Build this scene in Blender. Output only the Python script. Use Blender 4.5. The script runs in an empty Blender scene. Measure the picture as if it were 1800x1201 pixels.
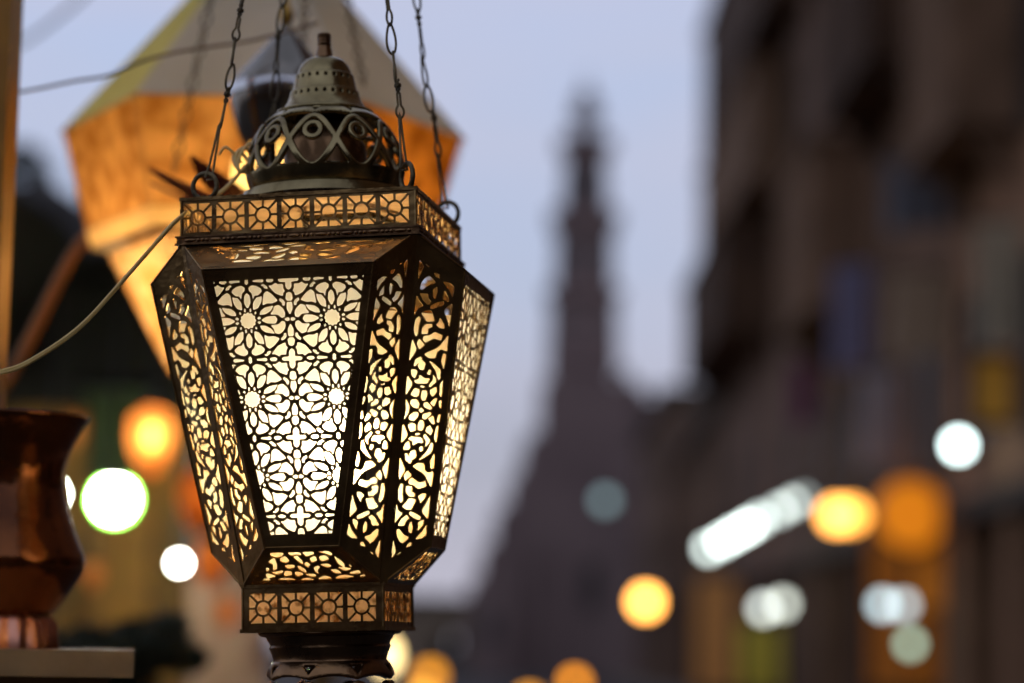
import bpy, math, random
import numpy as np
from mathutils import Vector, Matrix
random.seed(7)
rng = np.random.RandomState(3)
S = bpy.context.scene
COL = S.collection
PI = math.pi

# ------------------------------------------------------------------ camera
FPX = 4250.0                      # 85 mm lens on a 36 mm sensor, in photo pixels
ROLL = 0.018
PITCH = math.atan((1137.47 - 600.5) / FPX)
EYE = 1.6
_cp, _sp = math.cos(PITCH), math.sin(PITCH)
_R, _F, _U = Vector((1, 0, 0)), Vector((0, _cp, _sp)), Vector((0, -_sp, _cp))
_cr, _sr = math.cos(ROLL), math.sin(ROLL)
PX = 1.0 / FPX


def at(px, py, Y):
    """point of the place seen at a photo pixel, at distance Y down the street"""
    a, b = px - 900.0, 600.5 - py
    x, y = a * _cr - b * _sr, a * _sr + b * _cr
    d = _F + _R * (x / FPX) + _U * (y / FPX)
    return d * (Y / d.y) + Vector((0, 0, EYE))


cam = bpy.data.cameras.new('camera')
cam.lens = 85
cam.sensor_width = 36
cam.clip_start = 0.05
cam.clip_end = 6000
FOCUS = 1.80
cam.dof.use_dof = True
cam.dof.focus_distance = FOCUS
cam.dof.aperture_fstop = 2.75
cam_o = bpy.data.objects.new('camera', cam)
COL.objects.link(cam_o)
right = _R * _cr + _U * _sr
up = _U * _cr - _R * _sr
m = Matrix((right, up, -_F)).transposed().to_4x4()
m.translation = Vector((0, 0, EYE))
cam_o.matrix_world = m
S.camera = cam_o
COC = 85.0 / 2.75 * 85 / (FOCUS * 1000 - 85) / 36 * 1800   # blur of an infinitely far point, photo px


# ------------------------------------------------------------------ materials
def nodes(name):
    mt = bpy.data.materials.new(name)
    mt.use_nodes = True
    nt = mt.node_tree
    return mt, nt, nt.nodes['Principled BSDF'], nt.nodes['Material Output']


def mat(name, col, rough=.6, metal=0., col2=None, scale=8., bump=0., detail=6., spec=None, lo=.35, hi=.65):
    mt, nt, b, out = nodes(name)
    b.inputs['Roughness'].default_value = rough
    b.inputs['Metallic'].default_value = metal
    if spec is not None:
        b.inputs['Specular IOR Level'].default_value = spec
    tc = nt.nodes.new('ShaderNodeTexCoord')
    nz = nt.nodes.new('ShaderNodeTexNoise')
    nz.inputs['Scale'].default_value = scale
    nz.inputs['Detail'].default_value = detail
    nt.links.new(tc.outputs['Object'], nz.inputs['Vector'])
    cr = nt.nodes.new('ShaderNodeValToRGB')
    c2 = col2 or tuple(c * .6 for c in col)
    cr.color_ramp.elements[0].position = lo
    cr.color_ramp.elements[1].position = hi
    cr.color_ramp.elements[0].color = (*c2, 1)
    cr.color_ramp.elements[1].color = (*col, 1)
    nt.links.new(nz.outputs['Fac'], cr.inputs['Fac'])
    nt.links.new(cr.outputs['Color'], b.inputs['Base Color'])
    mr = nt.nodes.new('ShaderNodeMapRange')
    mr.inputs['To Min'].default_value = max(.02, rough - .1)
    mr.inputs['To Max'].default_value = min(1, rough + .12)
    nt.links.new(nz.outputs['Fac'], mr.inputs['Value'])
    nt.links.new(mr.outputs['Result'], b.inputs['Roughness'])
    if bump:
        bp = nt.nodes.new('ShaderNodeBump')
        bp.inputs['Strength'].default_value = bump
        bp.inputs['Distance'].default_value = .002
        n2 = nt.nodes.new('ShaderNodeTexNoise')
        n2.inputs['Scale'].default_value = scale * 6
        n2.inputs['Detail'].default_value = 4
        nt.links.new(tc.outputs['Object'], n2.inputs['Vector'])
        nt.links.new(n2.outputs['Fac'], bp.inputs['Height'])
        nt.links.new(bp.outputs['Normal'], b.inputs['Normal'])
    return mt


def emit(name, col, strength):
    mt, nt, b, out = nodes(name)
    b.inputs['Base Color'].default_value = (*[min(.8, c) for c in col], 1)
    b.inputs['Emission Color'].default_value = (*col, 1)
    b.inputs['Emission Strength'].default_value = strength
    return mt


def pane(name, col, col2, scale, rough_mix=.3, lo=.3, hi=.7, ior=1.12, rough=.45, detail=4., dmix=.2):
    """frosted glass: scatters most of the light, lets a little through blurred"""
    mt, nt, b, out = nodes(name)
    nt.nodes.remove(b)
    tc = nt.nodes.new('ShaderNodeTexCoord')
    nz = nt.nodes.new('ShaderNodeTexNoise')
    nz.inputs['Scale'].default_value = scale
    nz.inputs['Detail'].default_value = detail
    nt.links.new(tc.outputs['Object'], nz.inputs['Vector'])
    cr = nt.nodes.new('ShaderNodeValToRGB')
    cr.color_ramp.elements[0].position = lo
    cr.color_ramp.elements[1].position = hi
    cr.color_ramp.elements[0].color = (*col2, 1)
    cr.color_ramp.elements[1].color = (*col, 1)
    nt.links.new(nz.outputs['Fac'], cr.inputs['Fac'])
    tr = nt.nodes.new('ShaderNodeBsdfTranslucent')
    nt.links.new(cr.outputs['Color'], tr.inputs['Color'])
    rf = nt.nodes.new('ShaderNodeBsdfRefraction')
    rf.inputs['IOR'].default_value = ior
    rf.inputs['Roughness'].default_value = rough
    nt.links.new(cr.outputs['Color'], rf.inputs['Color'])
    mx = nt.nodes.new('ShaderNodeMixShader')
    mx.inputs['Fac'].default_value = rough_mix
    nt.links.new(tr.outputs[0], mx.inputs[1])
    nt.links.new(rf.outputs[0], mx.inputs[2])
    df = nt.nodes.new('ShaderNodeBsdfDiffuse')
    nt.links.new(cr.outputs['Color'], df.inputs['Color'])
    m2 = nt.nodes.new('ShaderNodeMixShader')
    m2.inputs['Fac'].default_value = dmix
    nt.links.new(mx.outputs[0], m2.inputs[1])
    nt.links.new(df.outputs[0], m2.inputs[2])
    nt.links.new(m2.outputs[0], out.inputs['Surface'])
    return mt


# ------------------------------------------------------------------ mesh helpers
class MB:
    def __init__(s):
        s.v, s.f = [], []

    def add(s, vs, fs):
        o = len(s.v)
        s.v += [tuple(v) for v in vs]
        s.f += [tuple(i + o for i in f) for f in fs]
        return s

    def box(s, lo, hi, M=None):
        x0, y0, z0 = lo
        x1, y1, z1 = hi
        vs = [Vector(p) for p in ((x0, y0, z0), (x1, y0, z0), (x1, y1, z0), (x0, y1, z0), (x0, y0, z1), (x1, y0, z1), (x1, y1, z1), (x0, y1, z1))]
        if M is not None:
            vs = [M @ v for v in vs]
        return s.add(vs, [(0, 3, 2, 1), (4, 5, 6, 7), (0, 1, 5, 4), (1, 2, 6, 5), (2, 3, 7, 6), (3, 0, 4, 7)])

    def lathe(s, prof, n=48, M=None, a0=0., cap=True):
        """prof: (r, z) pairs"""
        vs, fs = [], []
        for r, z in prof:
            for k in range(n):
                a = a0 + 2 * PI * k / n
                vs.append(Vector((r * math.cos(a), r * math.sin(a), z)))
        for j in range(len(prof) - 1):
            for k in range(n):
                k2 = (k + 1) % n
                fs.append((j * n + k, j * n + k2, (j + 1) * n + k2, (j + 1) * n + k))
        if cap:
            fs.append(tuple(range(n))[::-1])
            fs.append(tuple((len(prof) - 1) * n + k for k in range(n)))
        if M is not None:
            vs = [M @ v for v in vs]
        return s.add(vs, fs)

    def tube(s, pts, r, n=8, closed=False, rs=None):
        pts = [Vector(p) for p in pts]
        N = len(pts)
        vs, fs = [], []
        nrm = None
        for i, p in enumerate(pts):
            if closed:
                t = pts[(i + 1) % N] - pts[i - 1]
            else:
                t = pts[min(i + 1, N - 1)] - pts[max(i - 1, 0)]
            t.normalize()
            if nrm is None:
                nrm = t.orthogonal().normalized()
            nrm = (nrm - t * nrm.dot(t)).normalized()
            bi = t.cross(nrm)
            rr = rs[i] if rs else r
            for k in range(n):
                a = 2 * PI * k / n
                vs.append(p + nrm * (rr * math.cos(a)) + bi * (rr * math.sin(a)))
        for i in range(N if closed else N - 1):
            j = (i + 1) % N
            for k in range(n):
                k2 = (k + 1) % n
                fs.append((i * n + k, i * n + k2, j * n + k2, j * n + k))
        if not closed:
            fs.append(tuple(range(n))[::-1])
            fs.append(tuple((N - 1) * n + k for k in range(n)))
        return s.add(vs, fs)

    def ball(s, c, r, n=12, m=8, sc=(1, 1, 1)):
        c = Vector(c)
        prof = []
        vs, fs = [], []
        for j in range(1, m):
            a = PI * j / m
            for k in range(n):
                b = 2 * PI * k / n
                vs.append(c + Vector((r * sc[0] * math.sin(a) * math.cos(b), r * sc[1] * math.sin(a) * math.sin(b), -r * sc[2] * math.cos(a))))
        lo, hi = len(vs), len(vs) + 1
        vs += [c - Vector((0, 0, r * sc[2])), c + Vector((0, 0, r * sc[2]))]
        for j in range(m - 2):
            for k in range(n):
                k2 = (k + 1) % n
                fs.append((j * n + k, j * n + k2, (j + 1) * n + k2, (j + 1) * n + k))
        for k in range(n):
            fs.append((lo, (k + 1) % n, k))
            fs.append((hi, (m - 2) * n + k, (m - 2) * n + (k + 1) % n))
        return s.add(vs, fs)

    def plate(s, quad, th):
        """a flat plate with real thickness; quad seen from outside, counter-clockwise"""
        q = [Vector(p) for p in quad]
        n = (q[1] - q[0]).cross(q[-1] - q[0]).normalized()
        k = len(q)
        vs = q + [p - n * th for p in q]
        fs = [tuple(range(k)), tuple(range(k, 2 * k))[::-1]]
        for i in range(k):
            j = (i + 1) % k
            fs.append((i, i + k, j + k, j))
        return s.add(vs, fs)

    def build(s, name, m_, parent=None, smooth=False, loc=None):
        me = bpy.data.meshes.new(name)
        me.from_pydata(s.v, [], s.f)
        me.materials.append(m_)
        if smooth:
            me.shade_smooth()
            if smooth != 'all':
                try:
                    me.set_sharp_from_angle(angle=math.radians(38))
                except Exception:
                    pass
        o = bpy.data.objects.new(name, me)
        COL.objects.link(o)
        if parent is not None:
            o.parent = parent
        if loc is not None:
            o.location = loc
        return o


def tag(o, label=None, cat=None, group=None, kind=None):
    if label: o['label'] = label
    if cat: o['category'] = cat
    if group: o['group'] = group
    if kind: o['kind'] = kind
    return o


def empty(name, loc, label, cat, group=None, rot=None):
    o = bpy.data.objects.new(name, None)
    COL.objects.link(o)
    o.empty_display_size = .05
    o.location = loc
    if rot is not None:
        o.rotation_euler = rot
    return tag(o, label, cat, group)


def part(o, parent, rz=0.):
    """a further copy of a part, turned about its thing's axis"""
    c = o.copy()
    COL.objects.link(c)
    c.parent = parent
    c.rotation_euler = (0, 0, rz)
    return c


def turned(o, parent, n=4):
    for k in range(1, n):
        part(o, parent, k * 2 * PI / n)
    return o


# ------------------------------------------------------------------ pierced sheet metal (real holes)
def poly_sd(X, Y, poly):
    """signed distance to a polygon, negative inside"""
    P = np.asarray(poly, float)
    d = np.full(X.shape, 1e9)
    ins = np.zeros(X.shape, bool)
    for i in range(len(P)):
        ax, ay = P[i]
        bx, by = P[(i + 1) % len(P)]
        ex, ey = bx - ax, by - ay
        L = ex * ex + ey * ey
        if L < 1e-12:
            continue
        wx, wy = X - ax, Y - ay
        t = np.clip((wx * ex + wy * ey) / L, 0, 1)
        d = np.minimum(d, (wx - t * ex) ** 2 + (wy - t * ey) ** 2)
        c = (ay > Y) != (by > Y)
        with np.errstate(divide='ignore', invalid='ignore'):
            xi = ax + (Y - ay) * ex / (ey if ey else 1e-12)
        ins ^= c & (X < xi)
    d = np.sqrt(d)
    return np.where(ins, -d, d)


def chaikin(p, it=2, q=.25):
    p = np.asarray(p, float)
    for _ in range(it):
        n = np.roll(p, -1, 0)
        p = np.stack([p * (1 - q) + n * q, p * q + n * (1 - q)], 1).reshape(-1, 2)
    return p


def voids(X, Y, polys, it=2, q=.22, pad=2.5):
    F = np.full(X.shape, pad)
    for p in polys:
        p = chaikin(p, it, q)
        x0, y0 = p.min(0) - pad
        x1, y1 = p.max(0) + pad
        mk = (X > x0) & (X < x1) & (Y > y0) & (Y < y1)
        if mk.any():
            F[mk] = np.minimum(F[mk], poly_sd(X[mk], Y[mk], p))
    return F


def pierced(F, xs, ys, mp, th, name, m_, parent, flip=False, rnd=0., smooth=False):
    """F > 0 is metal. mp(u, v, h) -> (N,3) with h above the sheet. Marching squares, front, back and cut edges."""
    F = np.where(np.abs(F) < 1e-6, 1e-6, F)
    ny, nx = F.shape
    I = F > 0
    gu, gv = np.meshgrid(xs, ys)
    uv = [np.stack([gu[I], gv[I]], 1)]
    sd = [F[I]]
    gid = -np.ones(F.shape, int)
    n = int(I.sum())
    gid[I] = np.arange(n)
    H = I[:, :-1] != I[:, 1:]
    t = F[:, :-1] / np.where(H, F[:, :-1] - F[:, 1:], 1)
    hid = -np.ones(H.shape, int)
    hid[H] = n + np.arange(H.sum())
    uv.append(np.stack([(gu[:, :-1] + t * (gu[:, 1:] - gu[:, :-1]))[H], gv[:, :-1][H]], 1))
    sd.append(np.zeros(H.sum()))
    n += int(H.sum())
    V = I[:-1] != I[1:]
    t = F[:-1] / np.where(V, F[:-1] - F[1:], 1)
    vid = -np.ones(V.shape, int)
    vid[V] = n + np.arange(V.sum())
    uv.append(np.stack([gu[:-1][V], (gv[:-1] + t * (gv[1:] - gv[:-1]))[V]], 1))
    sd.append(np.zeros(V.sum()))
    n += int(V.sum())
    uv = np.concatenate(uv)
    sd = np.concatenate(sd)
    cs = [gid[:-1, :-1], gid[:-1, 1:], gid[1:, 1:], gid[1:, :-1]]
    es = [hid[:-1], vid[:, 1:], hid[1:], vid[:, :-1]]
    code = sum((cs[k] >= 0).astype(int) << k for k in range(4))
    faces, walls = [], []
    for c in range(1, 16):
        mk = code == c
        if not mk.any():
            continue
        seq = []
        for k in range(4):
            a, b = (c >> k) & 1, (c >> ((k + 1) % 4)) & 1
            if a: seq.append(('c', k))
            if a != b: seq.append(('x' if a else 'e', k))
        arr = np.stack([(cs if ty == 'c' else es)[k][mk] for ty, k in seq], 1)
        faces += arr.tolist()
        for i, (ty, k) in enumerate(seq):
            if ty == 'x' and seq[(i + 1) % len(seq)][0] == 'e':
                walls += np.stack([arr[:, i], arr[:, (i + 1) % len(seq)]], 1).tolist()
    h = np.zeros(n)
    if rnd:
        q = np.clip(sd, 0, rnd)
        h = np.sqrt(np.maximum(rnd * rnd - (rnd - q) ** 2, 0)) - rnd
    A = mp(uv[:, 0], uv[:, 1], h)
    B = mp(uv[:, 0], uv[:, 1], np.full(n, -th))
    vs = np.concatenate([A, B])
    if flip:
        fs = [f[::-1] for f in faces] + [[i + n for i in f] for f in faces] + [[b, a, a + n, b + n][::-1] for a, b in walls]
    else:
        fs = faces + [[i + n for i in f][::-1] for f in faces] + [[a, a + n, b + n, b][::-1] for a, b in walls]
    me = bpy.data.meshes.new(name)
    me.from_pydata(vs.tolist(), [], fs)
    me.materials.append(m_)
    if smooth:
        me.shade_smooth()
        me.set_sharp_from_angle(angle=math.radians(45))
    o = bpy.data.objects.new(name, me)
    COL.objects.link(o)
    o.parent = parent
    return o


def unit(v):
    v = np.asarray(v, float)
    return v / np.linalg.norm(v)


# ------------------------------------------------------------------ MATERIALS
BRASS = mat('aged_brass', (.42, .27, .105), .29, 1., (.22, .13, .05), 26, .35)
BRASS_CAST = mat('cast_brass', (.36, .29, .14), .22, 1., (.15, .115, .055), 30, .12)
BRASS_DK = mat('dark_brass', (.30, .17, .075), .28, 1., (.12, .07, .04), 22, .3)
WIRE = mat('chain_wire', (.22, .17, .09), .45, 1., (.08, .065, .04), 60, .4)
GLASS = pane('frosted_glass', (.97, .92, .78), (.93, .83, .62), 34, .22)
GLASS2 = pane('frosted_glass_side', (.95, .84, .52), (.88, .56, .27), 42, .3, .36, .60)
BULB = emit('warm_bulb', (1., .86, .60), 62)
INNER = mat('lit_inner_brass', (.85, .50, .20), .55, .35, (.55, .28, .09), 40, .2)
FOOTGL = pane('foot_glow_pane', (.95, .62, .32), (.35, .13, .03), 95, .2, .36, .50)  # amber panes added so the pierced foot gallery glows orange
CORD = mat('cord_plastic', (.92, .66, .22), .3, 0, (.74, .48, .13), 30)
CORD_DK = mat('old_cord', (.30, .20, .10), .5, 0)

# ------------------------------------------------------------------ THE BRASS LANTERN IN FOCUS
a_, z1, z2 = .0914, .1048, .0750
a2, zr = .0907, .0707
w1, d1, z3 = .0656, .1237, .0442
w2, d2, z4 = .0287, .0865, -.1631
b_, z5, z6 = .0548, -.1906, -.2244
ROOT = Vector((-.1463, 1.9, EYE + .2347))
ROT = (Matrix.Rotation(-.002, 3, 'X') @ Matrix.Rotation(-.0373, 3, 'Y') @ Matrix.Rotation(-.1643, 3, 'Z'))
lan = empty('brass_lantern', ROOT, 'pierced brass hanging lantern in sharp focus, lit from inside, hung on four wire chains', 'lantern', rot=ROT.to_euler())
MW = Matrix.Translation(ROOT) @ ROT.to_4x4()
MWI = MW.inverted()


def loc(px, py, Y):
    return MWI @ at(px, py, Y)


def zl(py):
    return loc(574, py, 1.9).z


MM = .001


def grid(u0, u1, v0, v1, st):
    xs = np.arange(u0, u1 + st, st)
    ys = np.arange(v0, v1 + st, st)
    return xs, ys, *np.meshgrid(xs, ys)


def planar(P0, eu, ev):
    """mm (u,v) on a plane through P0 with unit axes eu, ev"""
    P0, eu, ev = (np.asarray(x, float) for x in (P0, eu, ev))
    nn = np.cross(eu, ev)
    return lambda u, v, h: P0 + (u[:, None] * eu + v[:, None] * ev + h[:, None] * nn) * MM


# --- star-pattern front panel
Z1 = [
    [(986, 800), (1012, 800), (1078, 828), (1155, 915), (1118, 914), (1094, 930), (1073, 946), (1050, 926), (994, 930), (988, 912), (986, 882), (966, 850), (984, 834)],
    [(888, 1012), (888, 905), (900, 882), (924, 866), (946, 880), (960, 905), (960, 956), (1030, 957), (1050, 980), (1030, 1004), (960, 1012)],
    [(880, 765), (900, 742), (940, 742), (958, 765), (952, 825), (917, 842), (885, 825)],
    [(910, 585), (945, 650), (945, 728), (880, 722), (874, 640)],
    [(935, 502), (968, 535), (938, 555), (908, 545)],
    [(965, 562), (1000, 548), (1042, 586), (1130, 588), (1097, 636), (1092, 675), (1040, 697), (985, 652), (962, 605)],
    [(1048, 742), (1110, 712), (1170, 716), (1218, 688), (1212, 770), (1207, 820), (1172, 852), (1118, 820), (1060, 762)],
    [(1326, 760), (1342, 830), (1375, 858), (1380, 892), (1342, 917), (1290, 908), (1240, 882), (1226, 850), (1268, 806), (1310, 802)],
    [(1046, 530), (1080, 494), (1170, 490), (1236, 524), (1170, 562), (1075, 572)],
    [(1098, 684), (1108, 660), (1130, 625), (1190, 590), (1252, 583), (1240, 628), (1195, 664), (1110, 682)],
    [(1228, 795), (1232, 730), (1268, 662), (1326, 638), (1326, 720), (1286, 782), (1252, 786)],
    [(1385, 655), (1432, 720), (1432, 800), (1400, 832), (1365, 800), (1354, 720)],
    [(1233, 545), (1262, 530), (1278, 545), (1255, 566)],
    [(1285, 600), (1305, 588), (1310, 612), (1292, 624)],
    [(1342, 622), (1362, 614), (1366, 648), (1350, 662)],
    [(968, 688), (992, 688), (1000, 720), (1032, 745), (1024, 772), (985, 752), (964, 724)],
    [(1158, 878), (1202, 882), (1210, 908), (1240, 915), (1215, 934), (1172, 908)],
    [(1098, 968), (1120, 953), (1165, 953), (1185, 972), (1165, 998), (1120, 998), (1098, 985)],
    [(1210, 968), (1225, 950), (1270, 955), (1330, 958), (1330, 975), (1275, 990), (1222, 995)],
    [(1405, 920), (1428, 945), (1420, 975), (1428, 1000), (1405, 1012), (1385, 990), (1392, 965), (1384, 945)],
]
Q = []
for p in Z1:
    Q.append([(((x - 930) + (980 - y) * .0575) * .0676, ((980 - y) - (x - 930) * .035) * .0660) for x, y in p])
an = np.linspace(0, 2 * PI, 97)[:-1]
rr = 5.75 + .38 * np.cos(12 * an)
star = [(32.2 + r * math.cos(t), 29.47 + r * math.sin(t)) for r, t in zip(rr, an)]
Lp = 1000 * math.hypot(z3 - z4, d1 - d2)
xs, ys, U, V = grid(-68, 68, -2, Lp + 2, .42)
top = Lp - 10.2
X = np.abs(U) % 64.4
X = np.where(X > 32.2, 64.4 - X, X)
Yf = np.abs(V - top) % 58.93
Yf = np.where(Yf > 29.47, 58.93 - Yf, Yf)
F = voids(X, Yf, Q, 2, .15)
F = np.minimum(F, np.where(np.hypot(X - 32.2, Yf - 29.47) < 9, poly_sd(X, Yf, star), 9))
opening = [(-57.7, top + .9), (57.7, top + .9), (23.6, Lp - 200.8), (-23.6, Lp - 200.8)]
F = np.maximum(F - .13, poly_sd(U, V, opening))
F = np.minimum(F, -poly_sd(U, V, [(-w1 * 1000, Lp), (w1 * 1000, Lp), (w2 * 1000, 0), (-w2 * 1000, 0)]))
ev = unit((0, -(d1 - d2), z3 - z4))
turned(pierced(F, xs, ys, planar((0, -d2, z4), (1, 0, 0), ev), .5, 'star_panel', BRASS, lan), lan)

# --- scrolled corner panels
Z4 = [
    [(440, 60), (468, 110), (425, 215), (430, 130)], [(470, 85), (508, 108), (495, 112)], [(535, 150), (575, 160), (575, 188), (550, 185)],
    [(595, 212), (640, 215), (678, 245), (662, 332), (640, 275), (610, 235)],
    [(505, 178), (548, 225), (500, 245), (455, 290), (437, 285), (445, 240), (475, 195)],
    [(556, 255), (557, 300), (540, 348), (525, 335), (528, 275)], [(605, 275), (635, 330), (635, 365), (590, 345)],
    [(435, 315), (490, 315), (497, 355), (515, 375), (490, 400), (455, 370)], [(410, 330), (430, 370), (458, 410), (420, 430), (392, 490)],
    [(600, 360), (605, 385), (560, 410), (510, 430), (505, 405), (555, 375)],
    [(515, 440), (525, 470), (540, 520), (480, 530), (465, 500), (440, 465), (480, 440)],
    [(425, 490), (440, 510), (425, 560), (415, 640), (395, 640), (385, 590), (400, 520)],
    [(575, 490), (605, 540), (605, 568), (575, 570), (545, 545), (565, 520)], [(664, 365), (640, 560), (625, 500), (600, 430)],
    [(475, 545), (520, 540), (520, 565), (490, 580), (490, 620), (440, 625), (445, 580)],
    [(455, 640), (500, 630), (535, 600), (595, 625), (580, 665), (530, 650), (470, 690), (450, 670)],
    [(425, 660), (465, 705), (425, 745), (405, 700)], [(375, 660), (410, 745), (345, 850)],
    [(635, 610), (625, 745), (580, 730), (555, 750), (540, 800), (490, 805), (455, 775), (560, 720)],
    [(595, 760), (620, 770), (600, 890), (580, 820)], [(435, 795), (445, 815), (395, 875), (380, 870), (395, 820)],
    [(442, 820), (470, 850), (455, 900), (425, 900), (410, 870), (425, 835)],
    [(490, 820), (530, 845), (580, 890), (575, 960), (555, 965), (540, 900)], [(490, 890), (510, 900), (500, 935), (475, 925)],
    [(360, 900), (400, 900), (410, 920), (390, 970), (365, 950)],
    [(425, 935), (460, 960), (500, 960), (480, 1000), (400, 1005), (380, 985), (415, 970)],
    [(520, 925), (545, 960), (545, 985), (500, 1030), (485, 1015), (520, 970)], [(430, 1015), (465, 1025), (450, 1035), (425, 1030)],
    [(335, 945), (375, 1010), (330, 1090), (318, 1090)], [(595, 960), (585, 1100), (568, 1090), (570, 1000)],
    [(385, 1040), (425, 1050), (415, 1100), (385, 1110), (355, 1090)],
    [(440, 1055), (475, 1055), (480, 1090), (465, 1130), (440, 1135), (430, 1100)],
    [(545, 1020), (550, 1060), (520, 1100), (500, 1080), (495, 1050)], [(525, 1115), (555, 1105), (530, 1175), (495, 1150)],
    [(360, 1130), (400, 1125), (420, 1160), (415, 1195), (375, 1190), (350, 1160)],
    [(480, 1140), (515, 1185), (500, 1200), (450, 1180), (450, 1150)], [(320, 1125), (345, 1180), (345, 1222), (320, 1222)],
    [(433, 1188), (456, 1209), (433, 1236), (410, 1209)], [(560, 1130), (585, 1120), (580, 1190), (565, 1180)],
]
Q = []
for p in Z4:
    pp = [(5.6 + (x - (440 - (y - 60) * .107)) * .1157, 20 + (y - 60) * .0990) for x, y in p]
    Q.append(pp)
MIR = 20 + (1209 - 60) * .0990
A = np.array((a2, -a2, zr)); C_ = np.array((d1, -w1, z3)); E_ = np.array((d2, -w2, z4)); F_ = np.array((b_, -b_, z5))
sh = unit(F_ - A)
Ls = 1000 * np.linalg.norm(F_ - A)
tv = (C_ - A) + (E_ - A)
tv = unit(tv - sh * tv.dot(sh))
nn = np.cross(tv, sh)
if nn.dot(np.array((1, -1, 0))) < 0:
    nn = -nn
sC, tC, oC = 1000 * (C_ - A).dot(sh), 1000 * (C_ - A).dot(tv), 1000 * (C_ - A).dot(nn)
sE, tE, oE = 1000 * (E_ - A).dot(sh), 1000 * (E_ - A).dot(tv), 1000 * (E_ - A).dot(nn)
xs, ys, U, V = grid(-2, tC + 2, -2, Ls + 2, .42)
Vf = np.where(V > MIR, 2 * MIR - V, V)
F = voids(U, Vf, Q, 2, .13)
F = np.minimum(F - .06, -poly_sd(U, V, [(0, 0), (tC, sC), (tE, sE), (0, Ls)]))


def cmap(swap):
    def f(u, v, h):
        off = (u / tC) * (oC + (oE - oC) * (v - sC) / (sE - sC)) + h
        P = A + (v[:, None] * sh + u[:, None] * tv + off[:, None] * nn) * MM
        return np.stack([-P[:, 1], -P[:, 0], P[:, 2]], 1) if swap else P
    return f


fl = np.cross(tv, sh).dot(nn) < 0
turned(pierced(F, xs, ys, cmap(False), .9, 'scroll_panel', BRASS, lan, flip=fl), lan)
turned(pierced(F, xs, ys, cmap(True), .9, 'scroll_panel', BRASS, lan, flip=not fl), lan)

# --- sloping trapezoid panels under and over the body
Z5 = [
    [(440, 240), (545, 238), (530, 262), (480, 278), (440, 265)], [(570, 235), (665, 235), (670, 262), (630, 255), (590, 265)],
    [(675, 235), (770, 232), (760, 255), (705, 272), (690, 260)], [(790, 235), (870, 225), (905, 250), (880, 265), (840, 245)],
    [(505, 275), (550, 262), (570, 300), (540, 318), (500, 305)], [(600, 270), (640, 260), (665, 300), (660, 330), (635, 310)],
    [(720, 280), (770, 262), (775, 300), (730, 315)], [(790, 270), (845, 255), (870, 290), (800, 310)],
    [(905, 262), (930, 280), (970, 320), (960, 355), (920, 325)], [(440, 285), (465, 275), (470, 330), (450, 370), (425, 365), (440, 330), (408, 310)],
    [(525, 330), (600, 325), (590, 350), (550, 362), (528, 350)], [(612, 340), (640, 335), (675, 370), (665, 390), (625, 370)],
    [(692, 304), (716, 328), (692, 352), (668, 328)], [(735, 345), (770, 333), (785, 345), (755, 370), (760, 400), (735, 380)],
    [(785, 325), (850, 320), (875, 340), (840, 352), (800, 340)], [(990, 325), (1018, 335), (1010, 352)], [(850, 365), (900, 360), (935, 395), (880, 395)],
    [(900, 345), (1000, 350), (1010, 362), (960, 380)], [(375, 352), (402, 348), (398, 372), (375, 378)], [(370, 385), (430, 405), (430, 420), (358, 432)],
    [(400, 375), (440, 380), (500, 365), (495, 390), (440, 402)], [(515, 370), (565, 375), (560, 405), (510, 415), (495, 405)],
    [(590, 375), (640, 385), (645, 400), (600, 418), (580, 405)], [(650, 395), (735, 395), (735, 415), (690, 418)],
    [(335, 428), (390, 430), (380, 446), (332, 446)], [(425, 440), (510, 418), (595, 442)], [(600, 442), (670, 418), (728, 442)],
    [(728, 438), (800, 405), (860, 434)], [(868, 432), (900, 410), (950, 400), (1025, 416), (960, 430)],
    [(1065, 368), (1072, 396), (1000, 400), (985, 388), (1040, 372)], [(1058, 408), (1095, 400), (1100, 416), (1062, 420)],
]
LT = 1000 * math.hypot(d2 - b_, z4 - z5)
Q = [[((x - 690) * .104, (478 - y + (x - 690) * -.02) * .150) for x, y in p] for p in Z5]
xs, ys, U, V = grid(-57, 57, -1.5, LT + 1.5, .38)
F = np.minimum(voids(U, V, Q, 2, .2) - .08, -poly_sd(U, V, [(-b_ * 1000, 0), (b_ * 1000, 0), (w2 * 1000, LT), (-w2 * 1000, LT)]))
turned(pierced(F, xs, ys, planar((0, -b_, z5), (1, 0, 0), unit((0, -(d2 - b_), z4 - z5))), .9, 'lower_panel', BRASS, lan), lan)
LR = 1000 * math.hypot(d1 - a2, zr - z3)
Q = [[((x - 690) * .187, (y - 185 + (x - 690) * .02) * .128 + 2.5) for x, y in p] for p in Z5]
xs, ys, U, V = grid(-93, 93, -1.5, LR + 1.5, .5)
F = np.minimum(voids(U, V, Q, 2, .2), -poly_sd(U, V, [(-w1 * 1000, 0), (w1 * 1000, 0), (a2 * 1000, LR), (-a2 * 1000, LR)]))
turned(pierced(F, xs, ys, planar((0, -d1, z3), (1, 0, 0), unit((0, d1 - a2, zr - z3))), .9, 'roof_panel', BRASS, lan), lan)


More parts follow.
